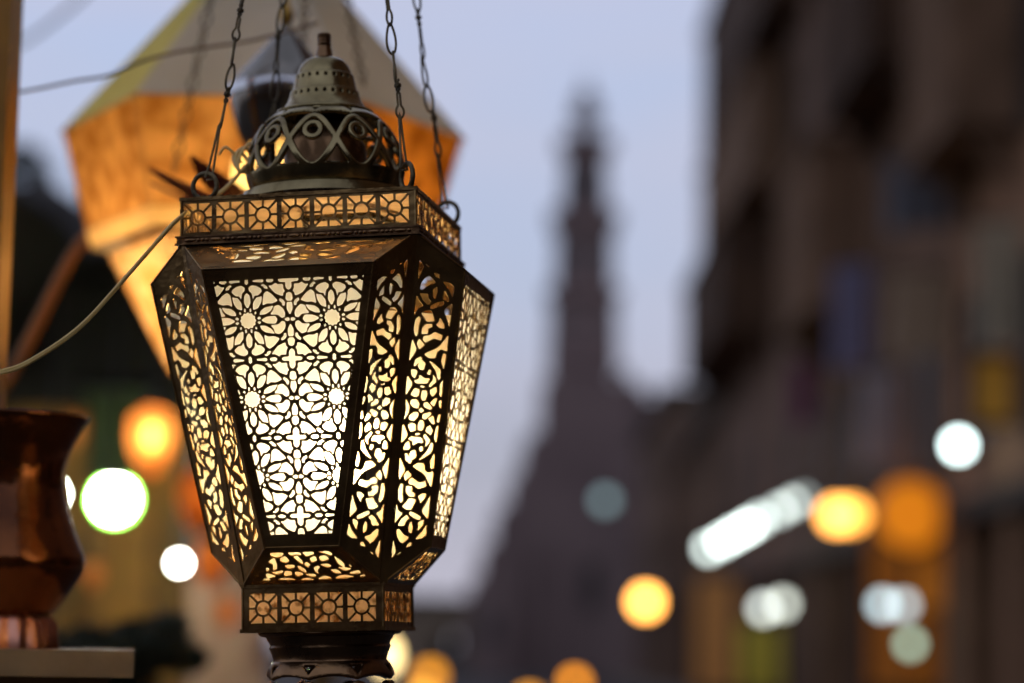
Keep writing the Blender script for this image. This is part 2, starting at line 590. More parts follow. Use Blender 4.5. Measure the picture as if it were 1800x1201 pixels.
# --- crown and foot galleries of pierced squares
def gallery(half, zb, zt, n, shift, name):
    W, Hh = half * 1000, (zt - zb) * 1000
    xs, ys, U, V = grid(-W - 1, W + 1, -1, Hh + 1, .36)
    pitch = 25.6
    k = np.clip(np.round((U - shift) / pitch + (n - 1) / 2), 0, n - 1)
    cx = (k - (n - 1) / 2) * pitch + shift
    x, y = U - cx, V - Hh / 2
    r = np.hypot(x, y)
    sq = np.maximum(np.abs(x) - 11.0, np.abs(y) - min(11.2, Hh / 2 - 3.6))
    sp = np.minimum(np.minimum(np.abs(x), np.abs(y)), np.minimum(np.abs(x - y), np.abs(x + y)) / 1.4142) - .82
    ring = np.abs(r - 5.7) - .82
    solid = np.minimum(np.where(r > 5.7, sp, 9), ring)
    F = np.maximum(sq, -solid)
    F = np.minimum(F, -np.maximum(np.abs(U) - W, np.abs(V - Hh / 2) - Hh / 2))
    return turned(pierced(F, xs, ys, planar((0, -half, zb), (1, 0, 0), (0, 0, 1)), 1.0, name, BRASS, lan), lan)


gallery(a_, z2, z1, 7, -1.6, 'crown_gallery')
gallery(b_, z6, z5, 4, -.4, 'foot_gallery')

# --- folded seams, corner posts and beaded strips
fr = MB()
for k in range(4):
    Mz = Matrix.Rotation(k * PI / 2, 3, 'Z')
    v = lambda p: Mz @ Vector(p)
    A0, B0, D0, F0 = (a2, -a2, zr), (w1, -d1, z3), (w2, -d2, z4), (b_, -b_, z5)
    C0, E0 = (d1, -w1, z3), (d2, -w2, z4)
    Bm, Dm = (-w1, -d1, z3), (-w2, -d2, z4)
    for p, q, r in ((A0, B0, .0009), (A0, C0, .0009), (B0, D0, .0009), (C0, E0, .0009), (B0, Bm, .0009), (D0, Dm, .0008), (D0, F0, .0008), (E0, F0, .0008)):
        fr.tube([v(p), v(q)], r, 6)
    o = Vector((.7071, -.7071, 0))
    i0, i1 = Vector(A0) + o * .0006, Vector(F0) + o * .0006
    s = Vector((.7071, .7071, 0)) * .0034
    fr.plate([v(i0 - s), v(i1 - s), v(i1 + s), v(i0 + s)], .0012)
    fr.tube([v((b_, -b_, z5)), v((b_, -b_, z6))], .0011, 6)
    fr.tube([v((a_, -a_, z2)), v((a_, -a_, z1))], .0012, 6)
    fr.box((-b_, -b_ - .0018, z6 - .0014), (b_ + .0018, -b_, z6 + .0016), Mz.to_4x4())
    fr.box((-b_, -b_ - .0012, z5 - .0012), (b_ + .0012, -b_, z5 + .0012), Mz.to_4x4())
    fr.box((-a_, -a_ - .0014, z1 - .0016), (a_ + .0014, -a_ + .003, z1 + .0012), Mz.to_4x4())
fr.build('seam_frame', BRASS, lan, True)
for k in range(4):
    Mz = Matrix.Rotation(k * PI / 2, 4, 'Z')
    bd = MB()
    bd.box((-a_ - .001, -a_ - .0030, z2 - .0052), (a_ + .0030, -a_ + .001, z2 - .0004), Mz)
    bd.box((-a_ - .002, -a_ - .0042, z2 - .0062), (a_ + .0042, -a_ + .001, z2 - .0050), Mz)
    bd.box((-a_ - .002, -a_ - .0040, z2 - .0006), (a_ + .0040, -a_ + .001, z2 + .0006), Mz)
    x = -a_ + .004
    i = 0
    while x < a_ - .002:
        big = i % 4 == 0
        if big:
            x += .0035
        bd.ball(Mz @ Vector((x, -a_ - .0032, z2 - .0028)), .0016, 8, 6, (3.0, 1, 1) if big and k % 2 == 0 else ((1, 3.0, 1) if big else (1, 1, 1)))
        x += .0068 if big else .0034
        i += 1
    bd.build('beaded_strip', BRASS_DK, lan, True)

# --- frosted panes behind the pierced work
gi = .0022


def inset(quad, c=(0, 0, 0), th=.0016, back=.0013):
    q = [Vector(p) for p in quad]
    n = (q[1] - q[0]).cross(q[-1] - q[0]).normalized()
    return [p - n * back for p in q]


def glass(quad, m_=GLASS):
    return MB().add(inset(quad), [(0, 1, 2, 3)]).build('glass_pane', m_, lan)


f_ = .96
Pr = lambda x, t: Vector((x, -d1 + t * (d1 - a2), z3 + t * (zr - z3)))
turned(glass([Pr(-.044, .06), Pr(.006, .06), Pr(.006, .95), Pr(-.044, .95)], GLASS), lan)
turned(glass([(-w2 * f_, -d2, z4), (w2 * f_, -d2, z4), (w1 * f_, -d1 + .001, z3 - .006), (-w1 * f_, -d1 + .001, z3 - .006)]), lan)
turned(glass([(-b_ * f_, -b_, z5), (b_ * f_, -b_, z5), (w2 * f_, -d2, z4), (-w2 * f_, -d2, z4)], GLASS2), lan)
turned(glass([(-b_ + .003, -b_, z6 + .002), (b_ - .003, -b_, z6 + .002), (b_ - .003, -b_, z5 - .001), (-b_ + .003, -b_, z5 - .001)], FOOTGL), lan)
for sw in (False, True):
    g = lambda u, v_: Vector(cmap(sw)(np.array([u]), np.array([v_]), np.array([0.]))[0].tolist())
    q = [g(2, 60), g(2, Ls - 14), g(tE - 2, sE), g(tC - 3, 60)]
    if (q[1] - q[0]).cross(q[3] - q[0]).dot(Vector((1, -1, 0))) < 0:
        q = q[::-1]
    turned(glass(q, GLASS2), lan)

# --- top plate, dome, cap and finial
pl = MB()
pl.box((-a_ + .0015, -a_ + .0015, z1 - .0022), (a_ - .0015, a_ - .0015, z1 - .0008))
pl.build('top_plate', INNER, lan)
pm = lambda pr: [(r * .447 * MM, zl(y)) for y, r in pr]
col = MB().lathe(pm([(358.2, 150), (350, 149), (345, 147.5), (342.5, 146.5), (341.5, 143), (342, 136), (344, 128)]), 72, cap=False)
col.build('collar', BRASS_CAST, lan, True)


def revolve(prof):
    P = np.array(prof)
    s = np.concatenate([[0], np.cumsum(np.hypot(*np.diff(P, axis=0).T))])
    T = np.gradient(P, axis=0)
    T /= np.linalg.norm(T, axis=1)[:, None]

    def mp(u, v, h):
        r = np.interp(v, s, P[:, 0]); z = np.interp(v, s, P[:, 1])
        tr = np.interp(v, s, T[:, 0]); tz = np.interp(v, s, T[:, 1])
        r2, z2_ = r + h * MM * tz, z - h * MM * tr
        return np.stack([r2 * np.cos(u), r2 * np.sin(u), z2_], 1)
    return mp, s[-1], lambda v: np.interp(v, s, P[:, 0])


def smooth_prof(pr, n=4):
    P = np.array(pr, float)
    out = []
    for i in range(len(P) - 1):
        p0, p1, p2, p3 = P[max(i - 1, 0)], P[i], P[i + 1], P[min(i + 2, len(P) - 1)]
        for t in np.linspace(0, 1, n, endpoint=False):
            out.append(.5 * ((2 * p1) + (p2 - p0) * t + (2 * p0 - 5 * p1 + 4 * p2 - p3) * t * t + (3 * p1 - p0 - 3 * p2 + p3) * t ** 3))
    out.append(P[-1])
    return [tuple(p) for p in out]


def openwork(prof, n, a0, name, m_, th, gridn=(620, 96), flipv=False):
    mp, L, rad = revolve(prof)
    us = np.linspace(0, 2 * PI, gridn[0])
    vs = np.linspace(0, L, gridn[1])
    U, V = np.meshgrid(us, vs)
    q = V / L
    if flipv:
        q = 1 - q
    cell = 2 * PI / n
    c = ((U - a0) / cell) % 1.0
    x0 = np.abs(np.where(c > .5, c - 1, c))        # distance from the cell centre, 0..0.5
    x1 = .5 - x0                                    # distance from the half cell
    R = .98 * rad(V) * 1000 * cell                  # mm per cell
    Lm = L * 1000
    y = q
    big = 99.

    def blob(x, yc, hw, hh, pw=2.):
        return None
    sx0, sx1 = x0 * R, x1 * R
    vm = y * Lm
    Hm = Lm

    def tri(sx, y0_, y1_, hw):                       # triangle, wide at y0_, pointed at y1_
        t = (vm - y0_ * Hm) / ((y1_ - y0_) * Hm)
        w = hw * R * (1 - t)
        return np.maximum(sx - w, np.maximum(min(y0_, y1_) * Hm - vm, vm - max(y0_, y1_) * Hm)) * .85

    def lens(sx, yc, hw, hh, bend):
        yy = vm - yc * Hm - bend * Hm * (sx / (hw * R)) ** 2
        w = hh * Hm * np.sqrt(np.maximum(1 - (sx / (hw * R)) ** 2, 0))
        return np.where(sx < hw * R, np.abs(yy) - w, np.hypot(sx - hw * R, yy)) * .8
    hw = 2.7
    yc, Aq = .47 * Hm, .29 * Hm
    cs1 = np.cos(PI * x1)
    nrm_ = np.sqrt(1 + (Aq * PI / R * np.sin(PI * x1)) ** 2)
    lo_, up_ = yc - Aq * cs1, yc + Aq * cs1
    eye = np.maximum(lo_ + hw * nrm_ - vm, vm - up_ + hw * nrm_) / nrm_          # lens between two crossing waves
    eye = np.maximum(eye, hw * .8 - np.abs(np.hypot(sx1, (vm - yc - .10 * Hm) * .9) - .17 * R))   # a ring set in every lens
    upper = np.maximum((up_ + hw * .8 * nrm_ - vm) / nrm_, vm - (.84 - .04 * (2 * x0) ** 2) * Hm)
    lower = np.maximum((vm - lo_ + hw * 1.15 * nrm_) / nrm_, .22 * Hm - vm)
    F = np.minimum(np.minimum(eye, upper), lower)
    F = np.minimum(F, tri(sx1, .95, .86, .13))
    F = np.clip(F, -3., 3.)
    mp2 = lambda u, v, h: mp(u, v, h)
    return pierced(F, us, vs, mp2, th, name, m_, lan, smooth=True, rnd=1.3)


dome_prof = smooth_prof(pm([(346, 129), (338, 133.5), (326, 137.5), (312, 141), (296, 142), (280, 140), (265, 136.5), (250, 130.5), (234, 121.5), (222, 112), (211, 99), (205, 90), (200, 80)]))
MB().lathe([(.033, z1 - .0005), (.033, zl(262)), (.027, zl(238)), (.022, zl(205))], 32).build('view_blocker_core', BRASS_DK, lan, True)  # dark core added to block the bright view through the dome holes
MB().lathe([(r * .447 * MM, zl(y)) for y, r in ((206, 80), (204, 86), (201.5, 88), (199, 87), (197, 82), (196, 76))], 72, cap=False).build('cap_lip', BRASS_CAST, lan, True)
dome = openwork(dome_prof, 10, -PI / 2 + .1643 + .22, 'openwork_dome', BRASS_CAST, 3.0)
cap_prof = smooth_prof(pm([(203, 84), (199, 80), (192, 74), (180, 66), (167, 62), (164, 61.5), (162, 58.5), (150, 55.5), (138, 53), (135, 52.5), (133, 49.5), (123, 46), (112, 39), (106, 31), (102, 20), (101, 14)]))
mp, L, rad = revolve(cap_prof)
us = np.linspace(0, 2 * PI, 420); vs = np.linspace(0, L, 84)
U, V = np.meshgrid(us, vs)
F = np.full(U.shape, 2.)
for yy, nn_ in ((171, 26), (141, 22)):
    vc = np.interp(zl(yy), [p[1] for p in cap_prof], np.concatenate([[0], np.cumsum(np.hypot(*np.diff(np.array(cap_prof), axis=0).T))]))
    c = (U / (2 * PI) * nn_) % 1 - .5
    F = np.minimum(F, np.hypot(c / nn_ * 2 * PI * rad(V) * 1000, (V - vc) * 1000) - 1.25)
pierced(F, us, vs, mp, 1.5, 'bell_cap', BRASS_CAST, lan, smooth=True, rnd=.7)
MB().lathe(pm([(104, 17), (99, 15), (92, 14), (86, 12.5), (82, 11.5), (79, 12), (77.5, 13), (76, 11), (73.5, 11), (72, 13), (70.5, 11), (68, 11), (66.5, 13), (65, 11.5), (62, 12.5), (59.5, 11), (59, 6)]), 28).build('finial', BRASS_DK, lan, True)

# --- turned foot below
MB().lathe(pm([(1163, 100), (1159, 98.5), (1150, 101), (1142, 104), (1138, 106), (1134, 104), (1129, 105.5), (1124, 109), (1119, 111), (1117, 121), (1113, 125), (1109, 124), (1106, 118)]), 72).build('turned_neck', BRASS_DK, lan, True)
foot_prof = smooth_prof(pm([(1312, 62), (1300, 82), (1280, 100), (1252, 112), (1225, 116), (1205, 115), (1190, 112.5), (1177, 109), (1168, 104.5), (1162, 100)]))
openwork(foot_prof, 8, -PI / 2 + .1643 + .12, 'openwork_foot', BRASS_DK, 3.0, (520, 90))
MB().lathe(pm([(1352, 5), (1346, 12), (1336, 20), (1322, 24), (1314, 40), (1311, 62), (1308, 64)]), 40).build('foot_knob', BRASS_DK, lan, True)
fp = MB()
fp.box((-b_ + .001, -b_ + .001, z6 + .0004), (b_ - .001, b_ - .001, z6 + .0016))
fp.build('floor_plate', INNER, lan)

# --- dark brace bars inside the crown
for zc, xa, xb in ((z2 + .0085, -.020, .040), (z2 + .019, -.006, .048)):
    q = MB()
    q.tube([(xa, -.045, zc), (xb, -.045, zc)], .0026, 8)
    q.tube([(xa, -.045, zc), (xa - .01, .0, zc)], .0026, 8)
    q.tube([(xb, -.045, zc), (xb + .01, .0, zc)], .0026, 8)
    q.build('brace_bar', WIRE, lan, True)

# --- bulb and holder
BZ = -.080
bp = lan
bl = MB().lathe(smooth_prof([(.009, BZ - .034), (.011, BZ - .028), (.016, BZ - .018), (.0225, BZ - .002), (.0235, BZ + .006), (.0205, BZ + .017), (.012, BZ + .024), (.0015, BZ + .0265)]), 28)
bulb = bl.build('bulb', BULB, lan, 'all')
bulb.location = (.016, -.012, 0)
hd = MB().lathe([(.016, z6 + .002), (.016, z6 + .008), (.008, z6 + .012), (.008, BZ - .062), (.014, BZ - .058), (.015, BZ - .036), (.010, BZ - .033)], 24)
hd.build('bulb_holder', BRASS_DK, lan, True).location = (.016, -.012, 0)

# --- rings and chains
APEX = MWI @ at(601, -905, 1.9)


def torus(c, R, r, nrm, n=30, wob=.04):
    nrm = Vector(nrm).normalized()
    e1 = Vector((0, 0, 1))
    e2 = nrm.cross(e1).normalized()
    pts = [Vector(c) + e2 * (R * math.cos(t)) + e1 * (R * 1.02 * math.sin(t)) for t in np.linspace(0, 2 * PI, n, endpoint=False)]
    return MB().tube(pts, r, 9, True, [r * (1 + wob * math.sin(3 * t + R * 1e4)) for t in np.linspace(0, 2 * PI, n, endpoint=False)])


def link_mb(L, w, r):
    """one bent wire link: a narrow closed eye"""
    mbx = MB()
    N = 13
    ring = []
    for i in range(N):
        t = i / (N - 1)
        ring.append((w * .5 * math.sin(PI * min(1, t * 1.02)) ** .6 * (1.2 - .5 * t), t))
    left = [Vector((x + .0004, .0003 * math.sin(6 * t), L * t)) for x, t in ring]
    rightp = [Vector((-x - .0004, -.0003 * math.sin(6 * t), L * t)) for x, t in ring]
    mbx.tube(left + rightp[::-1], r, 7, True)
    return mbx


def shank_mb(L, r):
    """two wires run together, twisted at the top, with a small eye below"""
    mbx = MB()
    for sgn in (1, -1):
        pts = []
        for i in range(30):
            t = i / 29
            if t < .34:
                x = sgn * (.0004 + .0026 * math.sin(PI * t / .34) ** .7)
                y = 0
            else:
                a = max(0, t - .62) * 26
                x, y = sgn * .0011 * math.cos(a), sgn * .0011 * math.sin(a)
            pts.append(Vector((x, y, L * t)))
        mbx.tube(pts, r, 6)
    mbx.tube([Vector((.0022 * math.cos(a), .0022 * math.sin(a), L * (.80 + .012 * a / PI))) for a in np.linspace(0, 5 * PI, 26)], r * .75, 5)
    return mbx


ringspec = [((-.0745, -.0850), (0.1, 1, 0)), ((.0835, -.0835), (.78, .62, 0)), ((.0835, .0805), (.25, 1, 0)), ((-.0805, .0835), (.3, 1, 0))]
LNK = .034
link_a = None
for (x, y), nr in ringspec:
    c = Vector((x, y, z1 + .0105))
    rg = torus(c, .0098, .0019, nr)
    rg.box((x - .004, y - .002, z1 + .0002), (x + .004, y + .002, z1 + .003))
    rg.build('hanging_ring', WIRE, lan, True)
    p0 = Vector((x + (.004 if x < 0 else -.002), y, z1 + .0190))
    dv = APEX - p0
    L = dv.length
    dv.normalize()
    q = dv.to_track_quat('Z', 'Y')
    # the lowest piece: a straight hooked double wire
    hk = MB()
    e = Vector((.001, .0005, 0))
    hk.tube([p0 - dv * .004 - e * 2, p0 - dv * .0035 + e * 2, p0 + dv * .008 + e * 1.5, p0 + dv * .040 + e * .4, p0 + dv * .043, p0 + dv * .040 - e * .6, p0 + dv * .010 - e * 1.6, p0 - dv * .002 - e * 3], .00095, 7)
    ch = hk.build('chain', WIRE, lan, True)
    s = .0385
    i = 0
    while s < L - .01:
        shank = i % 3 == 0
        ln = random.uniform(.030, .042) if shank else random.uniform(.021, .027)
        tw = PI / 2 * (i % 2) + random.uniform(-.5, .5)
        lk = (shank_mb(ln, .00095) if shank else link_mb(ln, random.uniform(.0052, .0078), .00098)).build('chain_link', WIRE, ch, True)
        sag = Vector((math.sin(s * 37 + x * 90) * .0012, 0, 0))
        lk.location = p0 + dv * s + sag
        rot = q.to_matrix() @ Matrix.Rotation(tw, 3, 'Z') @ Matrix.Rotation(random.uniform(-.05, .05), 3, 'X')
        lk.rotation_euler = rot.to_euler()
        s += ln - .0022
        i += 1
hook = MB()
hook.tube([APEX + Vector((.018 * math.cos(t), 0, .018 * math.sin(t))) for t in np.linspace(-PI * .9, PI * .75, 22)], .002, 8)
hook.build('hook', WIRE, lan, True)


# ------------------------------------------------------------------ cords
def spline(pts, n=8):
    P = [Vector(p) for p in pts]
    out = []
    for i in range(len(P) - 1):
        p0, p1, p2, p3 = P[max(i - 1, 0)], P[i], P[i + 1], P[min(i + 2, len(P) - 1)]
        for k in range(n):
            t = k / n
            out.append(.5 * ((2 * p1) + (p2 - p0) * t + (2 * p0 - 5 * p1 + 4 * p2 - p3) * t * t + (3 * p1 - p0 - 3 * p2 + p3) * t ** 3))
    out.append(P[-1])
    return out


def cord(pix, r, m_, label, cat='cord', name='power_cord', twin=True):
    pts = spline([at(*p) for p in pix])
    o = MB()
    if twin:
        up_ = Vector((.35, 0, 1)).normalized() * r * .85
        o.tube([p + up_ for p in pts], r, 8)
        o.tube([p - up_ for p in pts], r, 8)
    else:
        o.tube(pts, r, 8)
    return tag(o.build(name, m_, None, 'all'), label, cat)


cord([(-40, 664, 1.74), (0, 655, 1.74), (40, 642, 1.74), (100, 606, 1.74), (150, 566, 1.745), (205, 506, 1.75), (255, 449, 1.77), (300, 398, 1.80), (320, 380, 1.815), (333, 371, 1.845), (372, 350, 1.885), (402, 326, 1.89), (428, 296, 1.88), (440, 288, 1.885)],
     .00125, CORD, 'cream twin electric cord curving in from the left edge to the lit lantern', name='power_cord')
tie = MB()
c0 = at(424, 286, 1.885)
for k in range(3):
    th = np.linspace(0, 2 * PI, 22, endpoint=False)
    e1 = Vector((1, .2 * k, .35 * (k - 1))).normalized()
    e2 = Vector((.2 * (k - 1), .3, 1)).normalized()
    tie.tube([c0 + e1 * (.0065 * math.cos(t)) + e2 * ((.009 + .002 * k) * math.sin(t)) + Vector((.002 * k, 0, .002 * k)) for t in th], .0014, 7, True)
tie.tube(spline([c0, c0 + Vector((-.012, 0, .012)), c0 + Vector((-.018, 0, .006))]), .0012, 7)
tag(tie.build('cord_tie', CORD, None, 'all'), 'knotted loop of cream cord tied beside the brass openwork dome', 'cord')
cord([(-80, 176, 2.25), (40, 161, 2.24), (130, 143, 2.23), (190, 133, 2.22), (250, 108, 2.2), (310, 92, 2.2), (372, 82, 2.2), (450, 70, 2.2), (560, 40, 2.2)], .0016, CORD_DK, 'thin blurred cord crossing the sky in front of the big amber lantern', twin=False)
cord([(-60, 760, 2.9), (0, 690, 2.9), (45, 610, 2.9), (90, 520, 2.9), (130, 445, 2.9), (170, 400, 2.9), (240, 330, 2.9), (330, 230, 2.9)], .0075, mat('amber_cord', (.34, .15, .03), .5), 'thick blurred brown cord rising behind the cream cord towards the amber lantern', twin=False)
cord([(-40, 110, 4.2), (45, 72, 4.2), (110, 25, 4.2), (150, -10, 4.2), (190, -50, 4.2)], .004, CORD_DK, 'faint far cord across the upper left corner of the sky', twin=False)

# ------------------------------------------------------------------ THE BIG AMBER LANTERN BEHIND
Yb = 2.76
kb = Yb * PX
cb = at(462, 236, Yb)
amb = empty('amber_lantern', (cb.x, cb.y, cb.z), 'huge blurred amber glass lantern with a grey pyramid roof, hanging behind the brass lantern', 'lantern')
AMBER = pane('amber_filigree', (.92, .50, .165), (.50, .21, .045), 34, .1, .36, .64, detail=14)
AMBER_R = pane('amber_filigree_shaded', (.80, .32, .05), (.36, .12, .015), 34, .1, .36, .64, detail=14)  # darker copy for the right facets, shade put into the colour
CREAM = pane('cream_glass', (.95, .70, .34), (.90, .60, .24), 12, .15)
AMB2 = pane('amber_glass', (.92, .62, .34), (.66, .36, .13), 40, .15, .4, .6)
ROOFM = pane('smoky_roof_glass', (.58, .58, .50), (.46, .45, .36), 7, .05, dmix=.80)
ROOF_L = pane('roof_glass_olive_reflection', (.62, .60, .22), (.50, .47, .15), 7, .05, dmix=.75)  # copy for the left facets, their different reflection put into the colour
zb = lambda y: at(462, y, Yb).z - cb.z
HX = [(-120 + 60 * k) * PI / 180 for k in range(6)]


def hexside(r0, z0, r1, z1_, name, m_, th=.002, alt={}):
    for k in range(6):
        a, b = HX[k], HX[(k + 1) % 6]
        q = [(r0 * math.cos(a), r0 * math.sin(a), z0), (r0 * math.cos(b), r0 * math.sin(b), z0), (r1 * math.cos(b), r1 * math.sin(b), z1_), (r1 * math.cos(a), r1 * math.sin(a), z1_)]
        (MB().plate(q, th) if th else MB().add(q, [(0, 1, 2, 3)])).build(name, alt.get(k, m_), amb)


Rs = 362 * kb
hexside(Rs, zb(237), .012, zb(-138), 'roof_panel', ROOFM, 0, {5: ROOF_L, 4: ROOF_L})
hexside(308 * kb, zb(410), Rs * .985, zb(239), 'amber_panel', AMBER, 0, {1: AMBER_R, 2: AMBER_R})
hexside(300 * kb, zb(442), 309 * kb, zb(412), 'cream_panel', CREAM, 0)
hexside(150 * kb, zb(660), 268 * kb, zb(452), 'lower_panel', AMB2, 0)
MB().lathe([(150 * kb, zb(661)), (120 * kb, zb(680)), (60 * kb, zb(700)), (20 * kb, zb(740)), (5 * kb, zb(760))][::-1], 6, a0=PI / 3).build('bottom_cap', BRASS_DK, amb)
ed = MB()
for k in range(6):
    a, b = HX[k], HX[(k + 1) % 6]
    P = lambda r, z, t: (r * math.cos(t), r * math.sin(t), z)
    for r, y in ((Rs, 238), (308 * kb, 411), (300 * kb, 444), (268 * kb, 451)):
        ed.tube([P(r, zb(y), a), P(r, zb(y), b)], .0012, 6)
    ed.tube([P(300 * kb, zb(444), a), P(268 * kb, zb(451), a)], .001, 6)
    ed.tube([P(Rs, zb(238), a), P(308 * kb, zb(411), a)], .0008, 6)
    ed.tube([P(268 * kb, zb(451), a), P(150 * kb, zb(660), a)], .0008, 6)
ed.build('frame', mat('copper_frame', (.75, .40, .12), .4, .6), amb, True)
MB().ball((-.02, -.02, zb(470)), .034, 16, 12).build('bulb', emit('amber_bulb', (1., .66, .30), 40), amb, 'all')
ch = MB().tube([(0, 0, zb(-138)), (0, 0, zb(-330))], .004, 8)
ch.build('chain', WIRE, amb, True)
MB().ball((0, 0, zb(-140)), .02, 12, 8).build('finial', BRASS_DK, amb, True)
# side chains of the big lantern
for (p, q) in (((372, -10), (306, 300)), ((606, -20), (640, 150)), ((536, -20), (532, 120))):
    A1, B1 = at(p[0], p[1], 2.36) - cb, at(q[0], q[1], 2.36) - cb
    cm = MB()
    n = 11
    for k in range(n):
        t0, t1 = k / n, (k + 1.12) / n
        P0, P1 = A1.lerp(B1, t0), A1.lerp(B1, t1)
        sd_ = Vector((.004 if k % 2 else .0012, .004 if k % 2 == 0 else .0012, 0))
        cm.tube([P0, P0.lerp(P1, .3) + sd_, P0.lerp(P1, .7) + sd_, P1, P0.lerp(P1, .7) - sd_, P0.lerp(P1, .3) - sd_], .0011, 6, True)
    cm.build('side_chain', WIRE, amb, True)

# ------------------------------------------------------------------ dark onion-dome lantern between them
Yo = 2.28
ko = Yo * PX
co = at(497, 270, Yo)
oni = empty('onion_lantern', (co.x, co.y, co.z), 'blurred dark polished onion-dome lantern with a scalloped red skirt, half hidden behind the brass dome', 'lantern')
zo = lambda y: at(497, y, Yo).z - co.z
CHROME = mat('dark_polished_steel', (.34, .32, .28), .16, 1., (.20, .18, .15), 14)
MB().lathe(smooth_prof([(r * ko, zo(y)) for y, r in ((268, 40), (262, 66), (240, 80), (205, 92), (170, 97), (140, 87), (112, 64), (85, 40), (62, 20), (46, 7), (40, 4))]), 48).build('onion_dome', CHROME, oni, True)
MB().lathe([(r * ko, zo(y)) for y, r in ((46, 5), (38, 10), (26, 13), (14, 8), (6, 4), (-30, 3))], 20).build('finial', mat('gold_finial', (.6, .36, .08), .3, 1.), oni, True)
MB().lathe([(r * ko, zo(y)) for y, r in ((176, 95), (174, 101), (165, 102), (157, 101), (155, 94))], 48, cap=False).build('highlight_belt', mat('highlight_silver', (.85, .85, .85), .12, 1.), oni, True)  # bright ring added in place of the reflections around the dome
SKIRT = mat('red_bronze', (.34, .07, .02), .45, .4, (.15, .03, .012), 18)
for k in range(11):
    a = 2 * PI * k / 11 + .12
    Mz = Matrix.Rotation(a, 4, 'Z')
    pt = MB()
    w = 30 * ko
    rows = [(70, 372, .6), (115, 364, 1.0), (165, 350, 1.05), (205, 334, .7), (243, 316, .08)]
    vs, fs = [], []
    for r, y, ww in rows:
        for sx in (-1, 1):
            vs.append(Mz @ Vector((r * ko, sx * w * ww, zo(y))))
    vs += [v_ - Vector((0, 0, .003)) for v_ in vs]
    nr = len(rows)
    for j in range(nr - 1):
        i = 2 * j
        fs += [(i, i + 2, i + 3, i + 1), (i + 2 * nr, i + 1 + 2 * nr, i + 3 + 2 * nr, i + 2 + 2 * nr), (i, i + 2 * nr, i + 2 + 2 * nr, i + 2), (i + 1, i + 3, i + 3 + 2 * nr, i + 1 + 2 * nr)]
    pt.add(vs, fs)
    pt.build('skirt_petal', SKIRT, oni, True)
MB().lathe([(r * ko, zo(y)) for y, r in ((470, 60), (460, 84), (400, 88), (330, 92), (285, 90), (276, 70))], 40).build('glass_body', CREAM, oni, True)
MB().ball((0, 0, zo(350)), .016, 14, 10).build('bulb', emit('onion_bulb', (1., .78, .42), 40), oni, 'all')
MB().lathe([(r * ko, zo(y)) for y, r in ((520, 8), (505, 30), (480, 66), (469, 70))], 32).build('base_cup', BRASS_DK, oni, True)

# ------------------------------------------------------------------ left foreground: post, table, vessel, shrub
WOOD = mat('varnished_wood', (.60, .28, .02), .35, 0, (.38, .16, .01), 7, .2)
p0, p1 = at(-150, 640, 2.12), at(-8, 640, 2.12)
post = empty('wooden_post', (p0.x, p0.y, 0), 'orange brown varnished wooden post along the left edge', 'post')
pw = p1.x - p0.x
MB().box((0, 0, 0), (pw, .05, 3.2)).build('shaft', WOOD, post)
bb = MB().box((-.03, -.03, 0), (pw + .03, .08, .15))
bb.box((-.015, -.015, .15), (pw + .015, .065, .19))
bb.build('plinth', WOOD, post)

TABLE = mat('painted_table', (.56, .34, .13), .5, 0, (.38, .22, .08), 12, .3)
tp = at(236, 1146, 1.98)
tab = empty('side_table', (tp.x, tp.y, 0), 'small pale painted table at the lower left carrying the dark vessel', 'table')
tab.rotation_euler = (0, 0, .155)
tz = tp.z
t_ = MB()
t_.box((-.42, 0, tz - .021), (0, .30, tz))
t_.build('table_top', TABLE, tab)
t_ = MB().box((-.40, .03, tz - .05), (-.03, .27, tz - .0212))
t_.build('apron', TABLE, tab)
for (x, y) in ((-.045, .02), (-.395, .02), (-.045, .255), (-.395, .255)):
    MB().box((x, y, 0), (x + .024, y + .024, tz - .0216)).build('leg', TABLE, tab)

Yv = 2.12
kv = Yv * PX
cv = at(0, 1118, Yv)
ves = empty('copper_vessel', (cv.x, cv.y, tz), 'dark glossy waisted copper vessel with a flared rim standing on the pale table', 'vase')
VES = mat('dark_copper_glaze', (.30, .10, .03), .14, .85, (.09, .03, .012), 11, .6)
zv = lambda y: at(0, y, Yv).z - tz
pr = [(r * kv, zv(y)) for y, r in ((1082, 84), (1075, 92), (1060, 103), (1035, 120), (1010, 136), (992, 142), (975, 140), (950, 130), (915, 116), (875, 104), (840, 99), (810, 103), (780, 113), (755, 126), (738, 137), (731, 138), (733, 131), (760, 114), (800, 96))]
MB().lathe(smooth_prof(pr, 3), 72, cap=True).build('body', VES, ves, True)
ft = MB()
n = 72
vs, fs = [], []
zz = [0.0003, zv(1095), zv(1083)]
for j, z in enumerate(zz):
    for k in range(n):
        a = 2 * PI * k / n
        r = (100, 96, 86)[j] * kv * (1 + .035 * math.cos(18 * a))
        vs.append((r * math.cos(a), r * math.sin(a), z))
for j in range(2):
    for k in range(n):
        fs.append((j * n + k, j * n + (k + 1) % n, (j + 1) * n + (k + 1) % n, (j + 1) * n + k))
fs.append(tuple(range(n))[::-1])
ft.add(vs, fs)
ft.build('fluted_foot', mat('pink_copper', (.75, .34, .22), .25, 1.), ves, True)

LEAF = mat('dark_leaf', (.045, .055, .018), .55, 0, (.02, .028, .008), 30)
LEAF2 = mat('dusk_leaf', (.035, .05, .02), .6, 0, (.012, .02, .008), 6)
BARK = mat('bark', (.12, .085, .06), .9, 0, None, 10)


